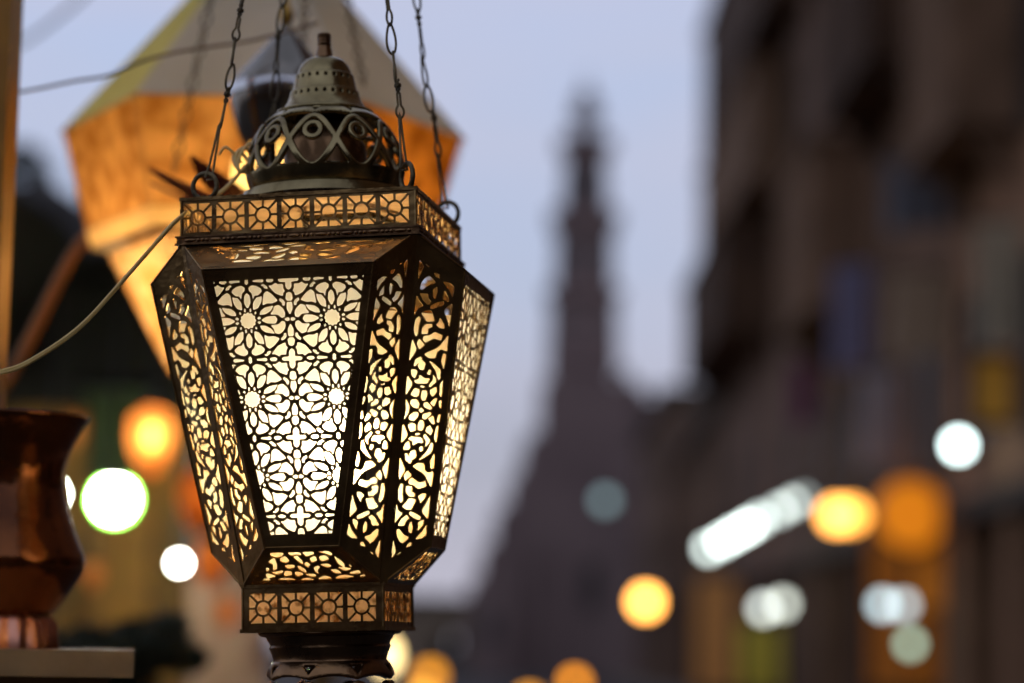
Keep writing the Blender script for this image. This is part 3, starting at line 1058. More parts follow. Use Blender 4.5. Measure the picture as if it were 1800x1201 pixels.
def leaf_cloud(center, R, n, size, clumps=9, sq=(1, 1, 1)):
    mbx = MB()
    cl = [(Vector(center) + Vector([random.gauss(0, .42) * R * sq[i] for i in range(3)]), R * random.uniform(.28, .5)) for _ in range(clumps)]
    for _ in range(n):
        c, r = random.choice(cl)
        d = Vector((random.gauss(0, 1), random.gauss(0, 1), random.gauss(0, 1))).normalized() * r * random.uniform(.35, 1) ** .5
        p = c + Vector((d.x * sq[0], d.y * sq[1], d.z * sq[2]))
        nrm = Vector((random.gauss(0, 1), random.gauss(0, 1), random.gauss(0, 1))).normalized()
        t = nrm.orthogonal().normalized()
        b = nrm.cross(t)
        s = size * random.uniform(.6, 1.3)
        mbx.add([p - t * s, p + b * s * .45 + nrm * s * .15, p + t * s, p - b * s * .45 + nrm * s * .15], [(0, 1, 2, 3)])
    return mbx


Ys = 3.7
cs_ = at(205, 1150, Ys)
shr = empty('potted_shrub', (cs_.x, cs_.y, 0), 'dark rounded leafy shrub in a clay pot below the round white lamps', 'plant')
leaf_cloud((0, 0, cs_.z - .006), .098, 5200, .011, 36, (1.0, .9, .66)).build('foliage', LEAF, shr)
st = MB()
for k in range(5):
    st.tube([(0, 0, cs_.z - .38), (random.uniform(-.02, .02), random.uniform(-.02, .02), cs_.z - .2), (random.uniform(-.06, .06), random.uniform(-.05, .05), cs_.z - .02)], .004, 6)
st.build('stem', BARK, shr, True)
MB().lathe([(.10, 0), (.13, .25), (.16, cs_.z - .36), (.175, cs_.z - .36), (.175, cs_.z - .31), (.155, cs_.z - .31), (.15, cs_.z - .35)], 28).build('pot', mat('clay', (.28, .12, .06), .8), shr, True)


# ------------------------------------------------------------------ lamps
def coc(Y):
    return COC * (1 - FOCUS / Y)


def strength(Y, src, tgt):
    c = coc(Y)
    return tgt * (max(c, src) / src) ** 2


DARKM = mat('lamp_metal', (.05, .05, .05), .5, .8)


def globe(px, py, Y, src, tgt, colr, label, group=None, wall=None, cord_up=None, squash=1.0, pole=False, base_z=0.):
    """a globe or bulb lamp with a cap, held by a wall arm, a drop cord or a post"""
    p = at(px, py, Y)
    r = src * Y * PX / 2
    o = empty('globe_lamp', p, label, 'lamp', group)
    MB().ball((0, 0, 0), r, 18, 12, (1, 1, squash)).build('globe', emit('glow', colr, strength(Y, src, tgt)), o, 'all')
    MB().lathe([(r * .25, r * squash * 1.45), (r * .5, r * squash * 1.3), (r * .55, r * squash * .96), (r * .3, r * squash * .93)][::-1], 16).build('cap', DARKM, o, True)
    tr = max(.006, r * .1)
    if wall is not None:
        MB().tube(spline([(0, 0, r * squash * 1.4), (0, 0, r * squash * 1.4 + .12), ((wall - p.x) * .3, 0, r * squash * 1.4 + .28), (wall - p.x, 0, r * squash * 1.4 + .25)]), tr, 8).build('wall_arm', DARKM, o, True)
    if cord_up is not None:
        MB().tube([(0, 0, r * squash * 1.4), (0, 0, cord_up - p.z)], min(tr, .006), 6).build('drop_cord', DARKM, o, True)
    if pole:
        MB().lathe([(tr * 2.2, base_z - p.z), (tr * 2.0, base_z - p.z + .1), (tr, base_z - p.z + .16), (tr, -r * squash * 1.02)], 14).build('post', DARKM, o, True)
    return o


XF = 6.6
# ------------------------------------------------------------------ ground and street
GROUND = mat('dusty_ground', (.10, .085, .07), .85, 0, (.065, .055, .048), .6, .2, spec=.08)
g = MB().add([(-3000, -1500, 0), (3000, -1500, 0), (3000, 4500, 0), (-3000, 4500, 0)], [(0, 1, 2, 3)])
tag(g.build('ground', GROUND), kind='structure')
g = MB().add([(-3.4, -30, .004), (4.9, -30, .004), (4.9, 180, .004), (-3.4, 180, .004)], [(0, 1, 2, 3)])
tag(g.build('road', mat('worn_asphalt', (.06, .056, .052), .75, 0, (.035, .033, .032), 1.5, .3, spec=.08)), kind='structure')
g = MB().box((4.9, -5, -.2), (6.55, 180, .13))
tag(g.build('pavement', mat('stone_paving', (.20, .17, .14), .8, 0, (.13, .11, .09), 2, spec=.08)), kind='structure')

# ------------------------------------------------------------------ buildings along the right side
GLASSW = mat('window_dark', (.02, .02, .022), .3)
TRIM = mat('old_trim', (.10, .075, .055), .8, spec=.08)
SHUT = mat('shutter_wood', (.055, .038, .028), .7, spec=.08)


def window(parent, x, y0, y1, za, zb_, side=-1, face='x'):
    f = MB()
    t = .12
    if face == 'x':
        xo = x + side * .06
        lo, hi = min(x, xo), max(x, xo)
        f.box((lo, y0 - t, za - t), (hi, y0, zb_ + t)); f.box((lo, y1, za - t), (hi, y1 + t, zb_ + t))
        f.box((lo, y0, zb_), (hi, y1, zb_ + t)); f.box((lo, y0, za - t), (hi, y1, za))
        ym = (y0 + y1) / 2
        f.box((lo, ym - .04, za), (hi - .015 if side > 0 else hi, ym + .04, zb_))
    w = f.build('window', TRIM, parent)
    s_ = MB()
    s_.box((min(x - .004, x + side * .02), y0 + .002, za + .002), (max(x - .004, x + side * .02), (y0 + y1) / 2 - .042, zb_ - .002))
    s_.box((min(x - .004, x + side * .02), (y0 + y1) / 2 + .042, za + .002), (max(x - .004, x + side * .02), y1 - .002, zb_ - .002))
    s_.build('window_pane', GLASSW, w)
    return w


def bay(parent, x, y0, y1, za, zb_, out, side, m_):
    """projecting latticed wooden bay with brackets and a little roof"""
    q = MB()
    xa, xb = sorted((x, x + side * out))
    q.box((xa, y0, za), (xb, y1, zb_))
    n = 5
    for k in range(n):
        yy = y0 + (y1 - y0) * (k + .5) / n
        xx = x + side * out
        q.box((min(xx, xx + side * .05), yy - .09, za + .15), (max(xx, xx + side * .05), yy + .09, zb_ - .2))
    q.box((xa - .1, y0 - .12, zb_), (xb + .1 if side > 0 else xb, y1 + .12, zb_ + .14))
    q.box((xa - .06, y0 - .06, za - .12), (xb, y1 + .06, za))
    o = q.build('bay_window', m_, parent)
    for yy in (y0 + .25, y1 - .45):
        br = MB()
        br.add([(x, yy, za - .12), (x + side * out * .8, yy, za - .12), (x, yy, za - .9), (x, yy + .2, za - .12), (x + side * out * .8, yy + .2, za - .12), (x, yy + .2, za - .9)], [(0, 1, 2), (3, 5, 4), (0, 3, 4, 1), (1, 4, 5, 2), (2, 5, 3, 0)])
        br.build('bracket', m_, o)
    return o


def building(label, x, y0, y1, h, m_, floors, group, depth=9, side=-1, bays=(), nwin=3, skip=(), shop=True, zg=3.6):
    b = empty('apartment_house', (x, y0, 0), label, 'building', group)
    xl = lambda v_: v_ - x
    xa, xb = (0, depth) if side < 0 else (-depth, 0)
    wl = MB().box((xa, 0, zg), (xb, y1 - y0, h))
    # ground floor: piers and a deep shop recess
    np_ = max(2, int((y1 - y0) / 4))
    stp = (y1 - y0) / np_
    for k in range(np_ + 1):
        yy = min(max(k * stp - .35, 0), y1 - y0 - .7)
        wl.box((min(0, .8 * -side), yy, 0), (max(0, .8 * -side), yy + .7, zg))
    wl.box((min(-side * 2.5, -side * depth), 0, 0), (max(-side * 2.5, -side * depth), y1 - y0, zg))
    wl.build('wall', m_, b)
    if True:
        for k in range(np_):
            q = MB()
            ya, yb = k * stp + .4, (k + 1) * stp - .4
            xx = -side * 1.2
            q.box((min(xx, xx + .06), ya, .0), (max(xx, xx + .06), yb, 2.7))
            for j in range(9):
                q.box((min(xx, xx + side * .03), ya, .1 + j * .29), (max(xx, xx + side * .03), yb, .32 + j * .29))
            q.build('roller_shutter', SHUT, b)
    cn = MB()
    cn.box((min(0, side * .35), -.0, h), (max(0, side * .35) + (0 if side < 0 else 0), y1 - y0, h + .35))
    cn.box((xa, 0, h + .0), (xb, y1 - y0, h + .9)) if side > 0 else cn.box((.002, .002, h + .002), (depth, y1 - y0 - .002, h + .9))
    cn.build('cornice', TRIM, b)
    fl = MB().box((min(0, side * .12), 0, zg - .1), (max(0, side * .12), y1 - y0, zg + .25))
    fl.build('string_course', TRIM, b)
    fh = (h - zg) / floors
    for i in range(floors):
        for k in range(nwin):
            if (i, k) in skip:
                continue
            ws = (y1 - y0) / nwin
            yc = ws * (k + .5)
            window(b, 0, yc - .65, yc + .65, zg + fh * i + .95, zg + fh * i + .95 + fh * .52, side)
    for (ya, yb, za, zb_, out, mm) in bays:
        bay(b, 0, ya - y0, yb - y0, za, zb_, out, side, mm)
    return b


ST1 = mat('brown_plaster', (0.364, 0.198, 0.110), .9, 0, (0.248, 0.135, 0.073), .5, spec=.08)
ST2 = mat('dark_plaster', (0.196, 0.112, 0.065), .9, 0, (0.120, 0.069, 0.042), .4, spec=.08)
ST3 = mat('grey_brown_stone', (0.218, 0.139, 0.097), .9, 0, (0.146, 0.092, 0.065), .5, spec=.08)
ST4 = mat('tan_plaster', (.26, .20, .14), .9, 0, (.18, .14, .10), .5, spec=.08)
WBAY = mat('bay_wood', (0.119, 0.069, 0.041), .75, 0, (0.063, 0.036, 0.023), 1.5, spec=.08)
WBAY2 = mat('bay_wood_pale', (0.257, 0.154, 0.092), .8, 0, (0.163, 0.097, 0.056), 1., spec=.08)
GB = 'old apartment houses along the right side of the street'


def zz_(px, py, Y):
    return at(px, py, Y).z


building('tan plastered house nearest on the right, cut by the right edge of the photo', XF, 20, 36, 23, ST1, 5, GB, nwin=4,
         bays=((31, 34.5, 8.6, 12.4, .9, WBAY2),), skip=((1, 3),))
building('brown plastered house with bulky wooden bays, second along the right side', XF, 36.2, 52, 24, ST2, 5, GB, nwin=4,
         bays=((38, 43, 11.2, 14.6, 1.0, WBAY), (45, 50.5, 8.2, 11.2, 1.0, WBAY2), (44, 50, 16, 20, .9, WBAY)), skip=((1, 1), (2, 0), (2, 1)))
building('grey brown house with stacked wooden bays standing out against the sky beside the minaret', XF, 52.2, 73.2, 25, ST3, 5, GB, nwin=3,
         bays=((60, 72.2, 9.7, 12.2, 1.42, WBAY), (57, 72.0, 13.0, 15.7, .98, WBAY2), (54, 72.4, 16.6, 20.2, .90, WBAY), (56, 72, 21.2, 24.0, .35, WBAY2)), skip=tuple((i, k) for i in range(1, 5) for k in (1, 2)))
building('low dark house between the bay-windowed house and the minaret', XF, 74, 92, 8.9, ST2, 2, GB, nwin=3)
building('lower dark house farther down the street, right beside the mosque', XF - .6, 92.5, 112, 10.8, ST3, 2, GB, nwin=3)
GL = 'low old houses on the left side of the street'
building('dark two-storey house on the left behind the market stall', -5.2, 20, 38, 4.6, ST2, 1, GL, side=1, nwin=3, zg=3.2)
building('far low house left of the mosque, below the lit lantern', -1.9, 150, 200, 3.8, ST4, 1, GL, side=1, nwin=3, zg=2.4)

# ------------------------------------------------------------------ minaret and mosque
MIN = mat('minaret_stone', (0.220, 0.161, 0.150), .9, 0, (0.160, 0.115, 0.110), .25, spec=.08)
Ym = 130.
km = Ym * PX
mc = at(1024, 640, Ym)
mina = empty('minaret', (mc.x, mc.y, 0), 'tall tiered stone minaret with balconies and a bulb top, dark against the dusk sky', 'minaret')
zm = lambda y: at(1030, y, Ym).z


def tier(prof, n, name, parent, a0=PI / 8):
    if n < 14:
        prof = [(r * 1.3, z) for r, z in prof]
    return MB().lathe([(r * km, z) for r, z in prof], n, a0=a0).build(name, MIN, parent)


t1 = tier([(62, 0), (62, zm(660)), (58, zm(650))], 4, 'square_base', mina, PI / 4)
tier([(52, zm(652)), (50, zm(545))], 8, 'lower_shaft', mina)
bq = tier([(46, zm(545)), (52, zm(532)), (56, zm(524)), (56, zm(510)), (52, zm(510)), (44, zm(510))], 8, 'lower_balcony', mina)
tier([(44, zm(512)), (42, zm(420))], 8, 'middle_shaft', mina)
tier([(40, zm(420)), (46, zm(408)), (52, zm(396)), (52, zm(374)), (48, zm(374)), (38, zm(376))], 8, 'middle_balcony', mina)
tier([(34, zm(378)), (30, zm(345)), (28, zm(285))], 12, 'upper_shaft', mina)
tier([(28, zm(286)), (34, zm(272)), (39, zm(266)), (39, zm(246)), (35, zm(246)), (20, zm(248))], 12, 'upper_balcony', mina)
for k in range(8):
    a = 2 * PI * k / 8
    MB().lathe([(3.2 * km, zm(250)), (3.0 * km, zm(212))], 8, Matrix.Translation((18 * km * math.cos(a), 18 * km * math.sin(a), 0))).build('pavilion_column', MIN, mina)
tier([(24, zm(213)), (25, zm(206)), (14, zm(204))], 12, 'pavilion_roof', mina)
tier([(11, zm(206)), (10, zm(202)), (20, zm(192)), (23, zm(181)), (19, zm(170)), (9, zm(160)), (3, zm(152)), (2, zm(138))], 14, 'bulb_top', mina)
MB().tube([(5 * km * math.cos(t), 0, zm(132) + 5 * km * math.sin(t)) for t in np.linspace(-PI * 1.35, PI * .35, 14)], .9 * km, 6).build('crescent', DARKM, mina)
for z0, zt in ((640, 560), (500, 430), (370, 300)):
    for k in range(8):
        a = PI / 8 + PI / 8 + 2 * PI * k / 8
        r = {640: 47.2, 500: 39.8, 370: 29.8}[z0] * km * 1.3 * .93
        Mx = Matrix.Rotation(a, 4, 'Z')
        MB().box((r - .05, -.35, zm(z0 - 20)), (r + .12, .35, zm(zt + 10)), Mx).build('niche', GLASSW, mina)

mq = empty('mosque', (mc.x, mc.y - 4, 0), 'dark stepped mosque blocks and low dome at the foot of the minaret', 'mosque')


def blk(x0, x1, ytop, y0, y1, name='wall', zb0=0.):
    xa, xb = at(x0, ytop, Ym).x - mc.x, at(x1, ytop, Ym).x - mc.x
    h = zm(ytop)
    w = MB().box((xa, y0, zb0), (xb, y1, h))
    n = max(3, int((xb - xa) / 1.1))
    for k in range(n):
        c = xa + (xb - xa) * (k + .5) / n
        w.box((c - .3, y0 - .002, h), (c + .3, y0 + .35, h + .55))
    o = w.build(name, MIN, mq)
    win = MB()
    nw = max(1, int((xb - xa) / 3))
    for k in range(nw):
        c = xa + (xb - xa) * (k + .5) / nw
        MB().box((c - .35, y0 - .05, h * .42), (c + .35, y0 + .02, h * .72)).build('window', GLASSW, mq)
    return o


blk(950, 1108, 690, -2.2, 9, 'tower_wall')
blk(1100, 1205, 712, -1.0, 9, 'right_wall')
blk(916, 1160, 800, -3.4, 14, 'hall_wall')
blk(893, 1178, 865, -4.4, 15, 'arcade_wall')
blk(868, 1196, 925, -5.4, 18, 'front_wall')
blk(846, 930, 990, -5.9, 12, 'side_wall')
blk(828, 900, 1045, -6.4, 10, 'side_wall')
c = at(952, 800, Ym)
MB().lathe(smooth_prof([(30 * km, zm(852)), (31 * km, zm(838)), (30 * km, zm(822)), (24 * km, zm(800)), (14 * km, zm(782)), (4 * km, zm(770)), (1 * km, zm(760))]), 24, Matrix.Translation((c.x - mc.x, 6, 0))).build('dome', MIN, mq, True)

building('unseen tall dark house added on the right to block sky reflections in the brass', XF, -6, 19.8, 20, ST1, 5, GB, nwin=4)  # out of view, added to keep open sky out of the brass
# unseen house added behind the camera to block low sky reflections in the brass
bh = empty('sky_blocker_house', (0, -10, 0), 'long dark house added unseen behind the camera to block sky reflections', 'building')
wl = MB().box((-22, -8, 0), (22, 0, 5.4))
wl.build('wall', ST2, bh)
for k in range(9):
    x = -20 + k * 4.6
    MB().box((x, .002, 1.6), (x + 1.5, .06, 4.2)).build('window', GLASSW, bh)
MB().box((-22.2, -8.2, 5.4), (22.2, .4, 5.8)).build('cornice', TRIM, bh)

# ------------------------------------------------------------------ cloths, added glow disc and glow panels on the right
def banner(pxs, Y, colr, label, cat='banner', thick=.03, name='cloth_banner'):
    P = [at(*p, Y) for p in pxs]        # tl, tr, br, bl
    o = empty(name, P[0], label, cat)
    n = 14
    vs, fs = [], []
    for j in range(5):
        for i in range(n):
            s, t = i / (n - 1), j / 4
            p = P[0].lerp(P[1], s).lerp(P[3].lerp(P[2], s), t) - P[0]
            vs.append(p + Vector((0, .06 * math.sin(s * 21 + t * 2) * (.3 + t), 0)))
    N = len(vs)
    vs += [v_ + Vector((0, thick, 0)) for v_ in vs]
    for j in range(4):
        for i in range(n - 1):
            a = j * n + i
            fs += [(a, a + n, a + n + 1, a + 1), (a + N, a + 1 + N, a + n + 1 + N, a + n + N)]
    MB().add(vs, fs).build('cloth', mat('cloth', colr, .9, 0, tuple(c * .8 for c in colr), 3), o, 'all')
    MB().tube([(-.1, .015, .03), (P[1] - P[0]) + Vector((max(.1, XF + .05 - P[1].x), .015, .03))], .025, 8).build('rod', DARKM, o, True)
    return o


banner([(1462, 470), (1532, 462), (1528, 640), (1466, 648)], 44, (.25, .24, .36), 'violet blue cloth hanging from the brown house on the right')
banner([(1392, 640), (1432, 634), (1432, 742), (1396, 748)], 49, (.20, .04, .12), 'small dark magenta cloth hanging left of the violet cloth')
banner([(1512, 655), (1580, 650), (1578, 815), (1515, 815)], 41, (.40, .36, .36), 'pale grey cloth hanging below the violet blue cloth')
banner([(1562, 482), (1676, 474), (1672, 622), (1566, 630)], 36.05, (.42, .30, .19), 'wide tan cloth screen over the shops on the right')
banner([(1715, 395), (1815, 385), (1815, 600), (1725, 610)], 31, (.46, .38, .25), 'pale beige cloth screen at the right edge above the golden glow panel')
banner([(1555, 285), (1690, 270), (1690, 395), (1560, 405)], 35.5, (.15, .15, .165), 'slate blue cloth screen above the tan screen')


def glow_disc(px, py, rad, Y, colr, st_, label):
    p = at(px, py, Y)
    r = rad * Y * PX
    o = empty('added_glow_disc', p, label, 'sign')
    Mx = Matrix.Rotation(PI / 2, 4, 'X')
    MB().lathe([(r * .96, -.02), (r * .97, .0), (r * .9, .03)], 32, Mx).build('glow_face', emit('disc_glow', colr, st_), o)
    MB().lathe([(r * .02, -.165), (r * .97, -.16), (r * 1.05, -.15), (r * 1.05, .03), (r * .975, .035), (r * .97, .0)], 32, Mx, cap=False).build('disc_rim', DARKM, o)
    MB().tube([(r * 1.04, .08, 0), (max(r + .2, XF + .05 - p.x), .08, 0)], .04, 8).build('disc_arm', DARKM, o)
    return o


glow_disc(1600, 905, 62, 36.5, (1., .27, .006), .60, 'round orange glow disc added right of the yellow lamps')  # glowing disc added in place of the orange light on the facade


def glow_panel(px0, px1, py0, py1, Y, colr, st_, label):  # glowing panels added to stand in for warm light on the facades
    A_, B_ = at(px0, py0, Y), at(px1, py1, Y)
    w_, h_ = B_.x - A_.x, A_.z - max(.2, B_.z)
    o = empty('added_glow_panel', (A_.x, Y, A_.z - h_), label, 'glow panel')
    MB().box((0, .05, 0), (w_, .10, h_)).build('glow_pane', emit('shop_glow', colr, st_), o)
    f = MB()
    t = .08
    for lo, hi in (((-t, 0, -t), (0, .16, h_ + t)), ((w_, 0, -t), (w_ + t, .16, h_ + t)), ((0, 0, h_), (w_, .16, h_ + t)), ((0, 0, -t), (w_, .16, 0)), ((w_ * .48, .0, 0), (w_ * .52, .045, h_))):
        f.box(lo, hi)
    f.build('glow_panel_frame', SHUT, o)
    if A_.z - h_ < 2.2:
        MB().box((-t, 0, -(A_.z - h_)), (w_ + t, .2, -t - .003)).build('panel_riser', SHUT, o)
    else:
        MB().box((w_ * .9, .17, h_ * .4), (max(w_, XF + .05 - A_.x), .22, h_ * .6)).build('wall_strut', SHUT, o)
    return o


glow_panel(1716, 1836, 628, 742, 31.5, (1., .42, .04), .036, 'golden glow panel added for a lit awning at the right edge, above and right of the white globe lamp')
glow_panel(1604, 1728, 952, 1075, 36.9, (1., .27, .015), .13, 'orange glow panel added just right of the round orange glow disc')
glow_panel(1528, 1790, 930, 1215, 39.4, (1., .26, .02), .045, 'broad dim orange glow panel added behind the cyan and green lamps')
glow_panel(1222, 1292, 1015, 1215, 61, (1., .36, .09), .022, 'dim brownish glow panel added just right of the lone yellow lamp')
glow_panel(1300, 1372, 1095, 1215, 53, (.70, .55, .05), .012, 'dim olive glow panel added below the two dull white lamps')

# ------------------------------------------------------------------ lamps on the right
WHT = (.80, 1., .98)
globe(1685, 783, 32, 30, 2.2, WHT, 'bright white globe lamp, highest of the lamps on the right', wall=XF)
globe(1470, 906, 40, 46, 3.4, (1., .41, .075), 'left one of two touching yellow globe lamps at the end of the tube lights', wall=XF)
globe(1496, 905, 40.6, 46, 2.2, (1., .40, .06), 'right one of two touching yellow globe lamps at the end of the tube lights', wall=XF)
globe(1135, 1058, 62, 38, 3.4, (1., .41, .075), 'lone yellow globe lamp on a post below the minaret', pole=True)
globe(1343, 1070, 50, 24, .50, (.85, .92, .85), 'left one of two overlapping dull white lamps under the tube lights', pole=True)
globe(1376, 1062, 51, 24, .46, (.84, .90, .78), 'right one of two overlapping dull white lamps under the tube lights', pole=True)
globe(1552, 1063, 35, 26, .50, (.70, .92, .98), 'pale cyan lamp below the orange glow disc', pole=True)
globe(1588, 1064, 36, 26, .40, (.70, .84, .86), 'greyer lamp touching the pale cyan lamp', pole=True)
globe(1600, 1132, 36.5, 24, .36, (.54, .80, .60), 'pale green lamp just below the cyan lamp', pole=True)
globe(1064, 880, 100, 26, .085, (.62, .95, .98), 'dim teal lamp on the dark front of the mosque', pole=True)
globe(756, 1188, 55, 34, .62, (1., .36, .02), 'orange lamp beside the turned foot of the brass lantern', pole=True)
globe(742, 1226, 40, 34, .60, (1., .45, .05), 'lower orange lamp by the brass lantern foot, cut by the bottom edge', pole=True)
globe(1010, 1200, 60, 26, .62, (1., .32, .01), 'orange lamp at the bottom edge under the minaret', pole=True)
globe(930, 1232, 48, 30, .62, (1., .38, .02), 'low orange lamp cut by the bottom edge, left of the one under the minaret', pole=True)
globe(679, 1152, 12, 38, 1.8, (1., .72, .30), 'cream lamp half hidden by the turned foot of the brass lantern', pole=True, squash=1.5)

TG = 'white round lamps in a slanting row along the shop fronts'
row = [(1246, 964, .55, 'leftmost and lowest lamp of the slanting row of white lamps'), (1270, 951, .80, 'second lamp from the left in the slanting row of white lamps'),
       (1293, 938, .95, 'third lamp from the left in the slanting row, one of the brightest'), (1315, 926, .95, 'fourth lamp from the left in the slanting row of white lamps'),
       (1336, 913, .50, 'fifth lamp from the left in the slanting row, dimmer than those before it'), (1370, 897, .36, 'sixth lamp from the left in the slanting row, after the small gap'),
       (1394, 885, .34, 'seventh lamp from the left in the slanting row, near the yellow pair'), (1414, 876, .10, 'faintest last lamp of the slanting row, half behind the yellow pair')]
for px_, py_, tg, lb in row:
    Yl = 4.7 / ((px_ - 900) * PX)
    globe(px_, py_, Yl, 20, tg, (.86, 1., .94), lb, group=TG, wall=XF)

# ------------------------------------------------------------------ the market stall at the left
PLANK = mat('stall_planks', (.50, .22, .03), .75, 0, (.11, .06, .01), 2.6, .3)
OLIVE = mat('olive_canvas', (.12, .10, .03), .9, 0, (.07, .055, .02), 2)
BLACKC = mat('black_canvas', (.018, .014, .010), .95, 0, None, 2)
Yst = 6.3
s0, s1 = at(-120, 1200, Yst), at(455, 1200, Yst)
stall = empty('market_stall', (s0.x, Yst, 0), 'dark market stall of brown planks under a black canvas roof at the left', 'stall')
W = s1.x - s0.x
bk = MB()
zt = at(100, 640, Yst).z
nb = 9
for k in range(nb):
    bk.box((W * k / nb + .004, 0, 0), (W * (k + 1) / nb - .004, .03, zt - .05 * (k % 2)))
bk.build('plank_wall', PLANK, stall)
cnv = MB()
z0, z1c = at(100, 300, 5.2).z, at(100, 690, 6.6).z
xr = at(330, 500, 5.6).x - s0.x
n = 12
vs, fs = [], []
for i in range(n):
    s = i / (n - 1)
    x = -.25 + (xr + .25) * s
    for j in range(6):
        t = j / 5
        vs.append(Vector((x, -1.0 + 1.1 * t, (zt + .02) + (z0 - zt) * (.25 + .75 * math.sin(PI * (.18 + .62 * (1 - s)))) * (1 - (t - .45) ** 2 * 1.6) - .06 * math.sin(s * 17))))
N = len(vs)
vs += [v_ - Vector((0, 0, .012)) for v_ in vs]
for i in range(n - 1):
    for j in range(5):
        a = i * 6 + j
        fs += [(a, a + 6, a + 7, a + 1), (a + N, a + 1 + N, a + 7 + N, a + 6 + N)]
cnv.add(vs, fs)
cnv.build('canvas_roof', BLACKC, stall, 'all')
hc = MB()
va = []
for i in range(n):
    s = i / (n - 1)
    x = -.25 + (xr + .25) * s
    top_ = (zt + .02) + (z0 - zt) * (.25 + .75 * math.sin(PI * (.18 + .62 * (1 - s)))) * (1 - .2025 * 1.6)
    for t in (0, 1):
        va.append(Vector((x, -.05 + .02 * math.sin(s * 30), top_ * (1 - t) + (zt - .12) * t)))
fs = [(2 * i, 2 * i + 1, 2 * i + 3, 2 * i + 2) for i in range(n - 1)]
N = len(va)
va += [v_ + Vector((0, .012, 0)) for v_ in va]
fs += [tuple(k + N for k in f[::-1]) for f in fs]
hc.add(va, fs)
hc.build('back_canvas', BLACKC, stall, 'all')
ct = MB().box((-.1, -1.2, 0), (W * .80, -.5, at(200, 1230, 5.6).z))
ct.build('counter', PLANK, stall)
for x in (.05, at(560, 700, 5.4).x - s0.x):
    MB().box((x, -1.02, 0), (x + .06, -.96, zt + .1)).build('corner_post', PLANK, stall)

P = [at(330, 1010, 6.15), at(470, 1005, 6.15), at(470, 1260, 6.15), at(332, 1260, 6.15)]
o = empty('hanging_cloth', P[0], 'pale pinkish cloth hanging at the right end of the market stall', 'cloth')
vs, fs = [], []
n = 16
for j in range(6):
    for i in range(n):
        s, t = i / (n - 1), j / 5
        vs.append(P[0].lerp(P[1], s).lerp(P[3].lerp(P[2], s), t) - P[0] + Vector((0, .018 * math.sin(s * 24 + t), 0)))
N = len(vs)
vs += [v_ + Vector((0, .006, 0)) for v_ in vs]
for j in range(5):
    for i in range(n - 1):
        a = j * n + i
        fs += [(a, a + n, a + n + 1, a + 1), (a + N, a + 1 + N, a + n + 1 + N, a + n + N)]
MB().add(vs, fs).build('cloth', mat('pink_cloth', (.62, .40, .28), .9, 0, (.50, .30, .19), 6), o, 'all')
MB().tube([(-.05, .003, .008), (P[1] - P[0]) + Vector((.05, .003, .008))], .008, 8).build('rod', DARKM, o)

ztop = zt
globe(200, 878, 5.6, 66, 75., (.95, 1., .80), 'large white round lamp glowing before the stall', cord_up=zt + .12)
go = bpy.context.scene.objects
globe(92, 868, 5.8, 36, 30., (.90, 1., .78), 'white lamp peeping out from behind the dark vessel', cord_up=zt + .12)
globe(315, 990, 5.9, 22, 8., (1., .95, .82), 'smaller white round lamp left of the foot of the brass lantern', cord_up=zt + .12)
globe(334, 1134, 7.5, 22, .42, (1., .62, .42), 'dim pinkish lamp low beside the pale cloth', pole=True)
for o_ in list(COL.objects):
    if o_.get('label', '').startswith('large white round lamp'):
        r = 66 * 5.6 * PX / 2
        MB().tube([(r * 1.16 * math.cos(t), r * .3, r * 1.16 * math.sin(t)) for t in np.linspace(0, 2 * PI, 40, endpoint=False)], r * .10, 8, True).build('green_fringe', emit('fringe_glow', (.25, 1., .08), 1.6), o_, 'all')  # glowing ring added for the green colour fringe around the lamp

# amber glass lamp with a flame-like core
p = at(266, 770, 5.0)
k5 = 5.0 * PX
ol = empty('amber_lamp', p, 'orange glass drop lamp with a bright yellow core hanging before the stall', 'lamp')
MB().lathe(smooth_prof([(4 * k5, -72 * k5), (20 * k5, -58 * k5), (34 * k5, -25 * k5), (40 * k5, 8 * k5), (36 * k5, 36 * k5), (22 * k5, 50 * k5), (16 * k5, 54 * k5)]), 28).build('amber_glass', pane('drop_glass', (.95, .50, .20), (.85, .34, .10), 20, .4, rough=.3), ol, 'all')
MB().ball((0, 0, 2 * k5), 12 * k5, 14, 10, (1, 1, 2.0)).build('flame_bulb', emit('flame', (1., .70, .30), 30), ol, 'all')
MB().lathe([(18 * k5, 54 * k5), (18 * k5, 64 * k5), (6 * k5, 72 * k5)], 18).build('cap', DARKM, ol, True)
MB().tube([(0, 0, 72 * k5), (0, 0, zt + .12 - p.z)], .004, 6).build('drop_cord', DARKM, ol)
# second orange drop lamp, mostly hidden by the brass lantern
p = at(352, 872, 5.3)
o2 = empty('amber_lamp', p, 'dim orange drop lamp mostly hidden behind the lit brass lantern', 'lamp')
MB().lathe(smooth_prof([(4 * k5, -72 * k5), (24 * k5, -50 * k5), (40 * k5, -10 * k5), (36 * k5, 36 * k5), (16 * k5, 50 * k5)]), 28).build('amber_glass', pane('drop_glass_dim', (.9, .40, .14), (.8, .30, .08), 20, .2), o2, 'all')
MB().ball((0, 0, 0), 10 * k5, 14, 10).build('flame_bulb', emit('flame_dim', (1., .50, .14), 7), o2, 'all')
MB().tube([(0, 0, 48 * k5), (0, 0, zt + .12 - p.z)], .004, 6).build('drop_cord', DARKM, o2)

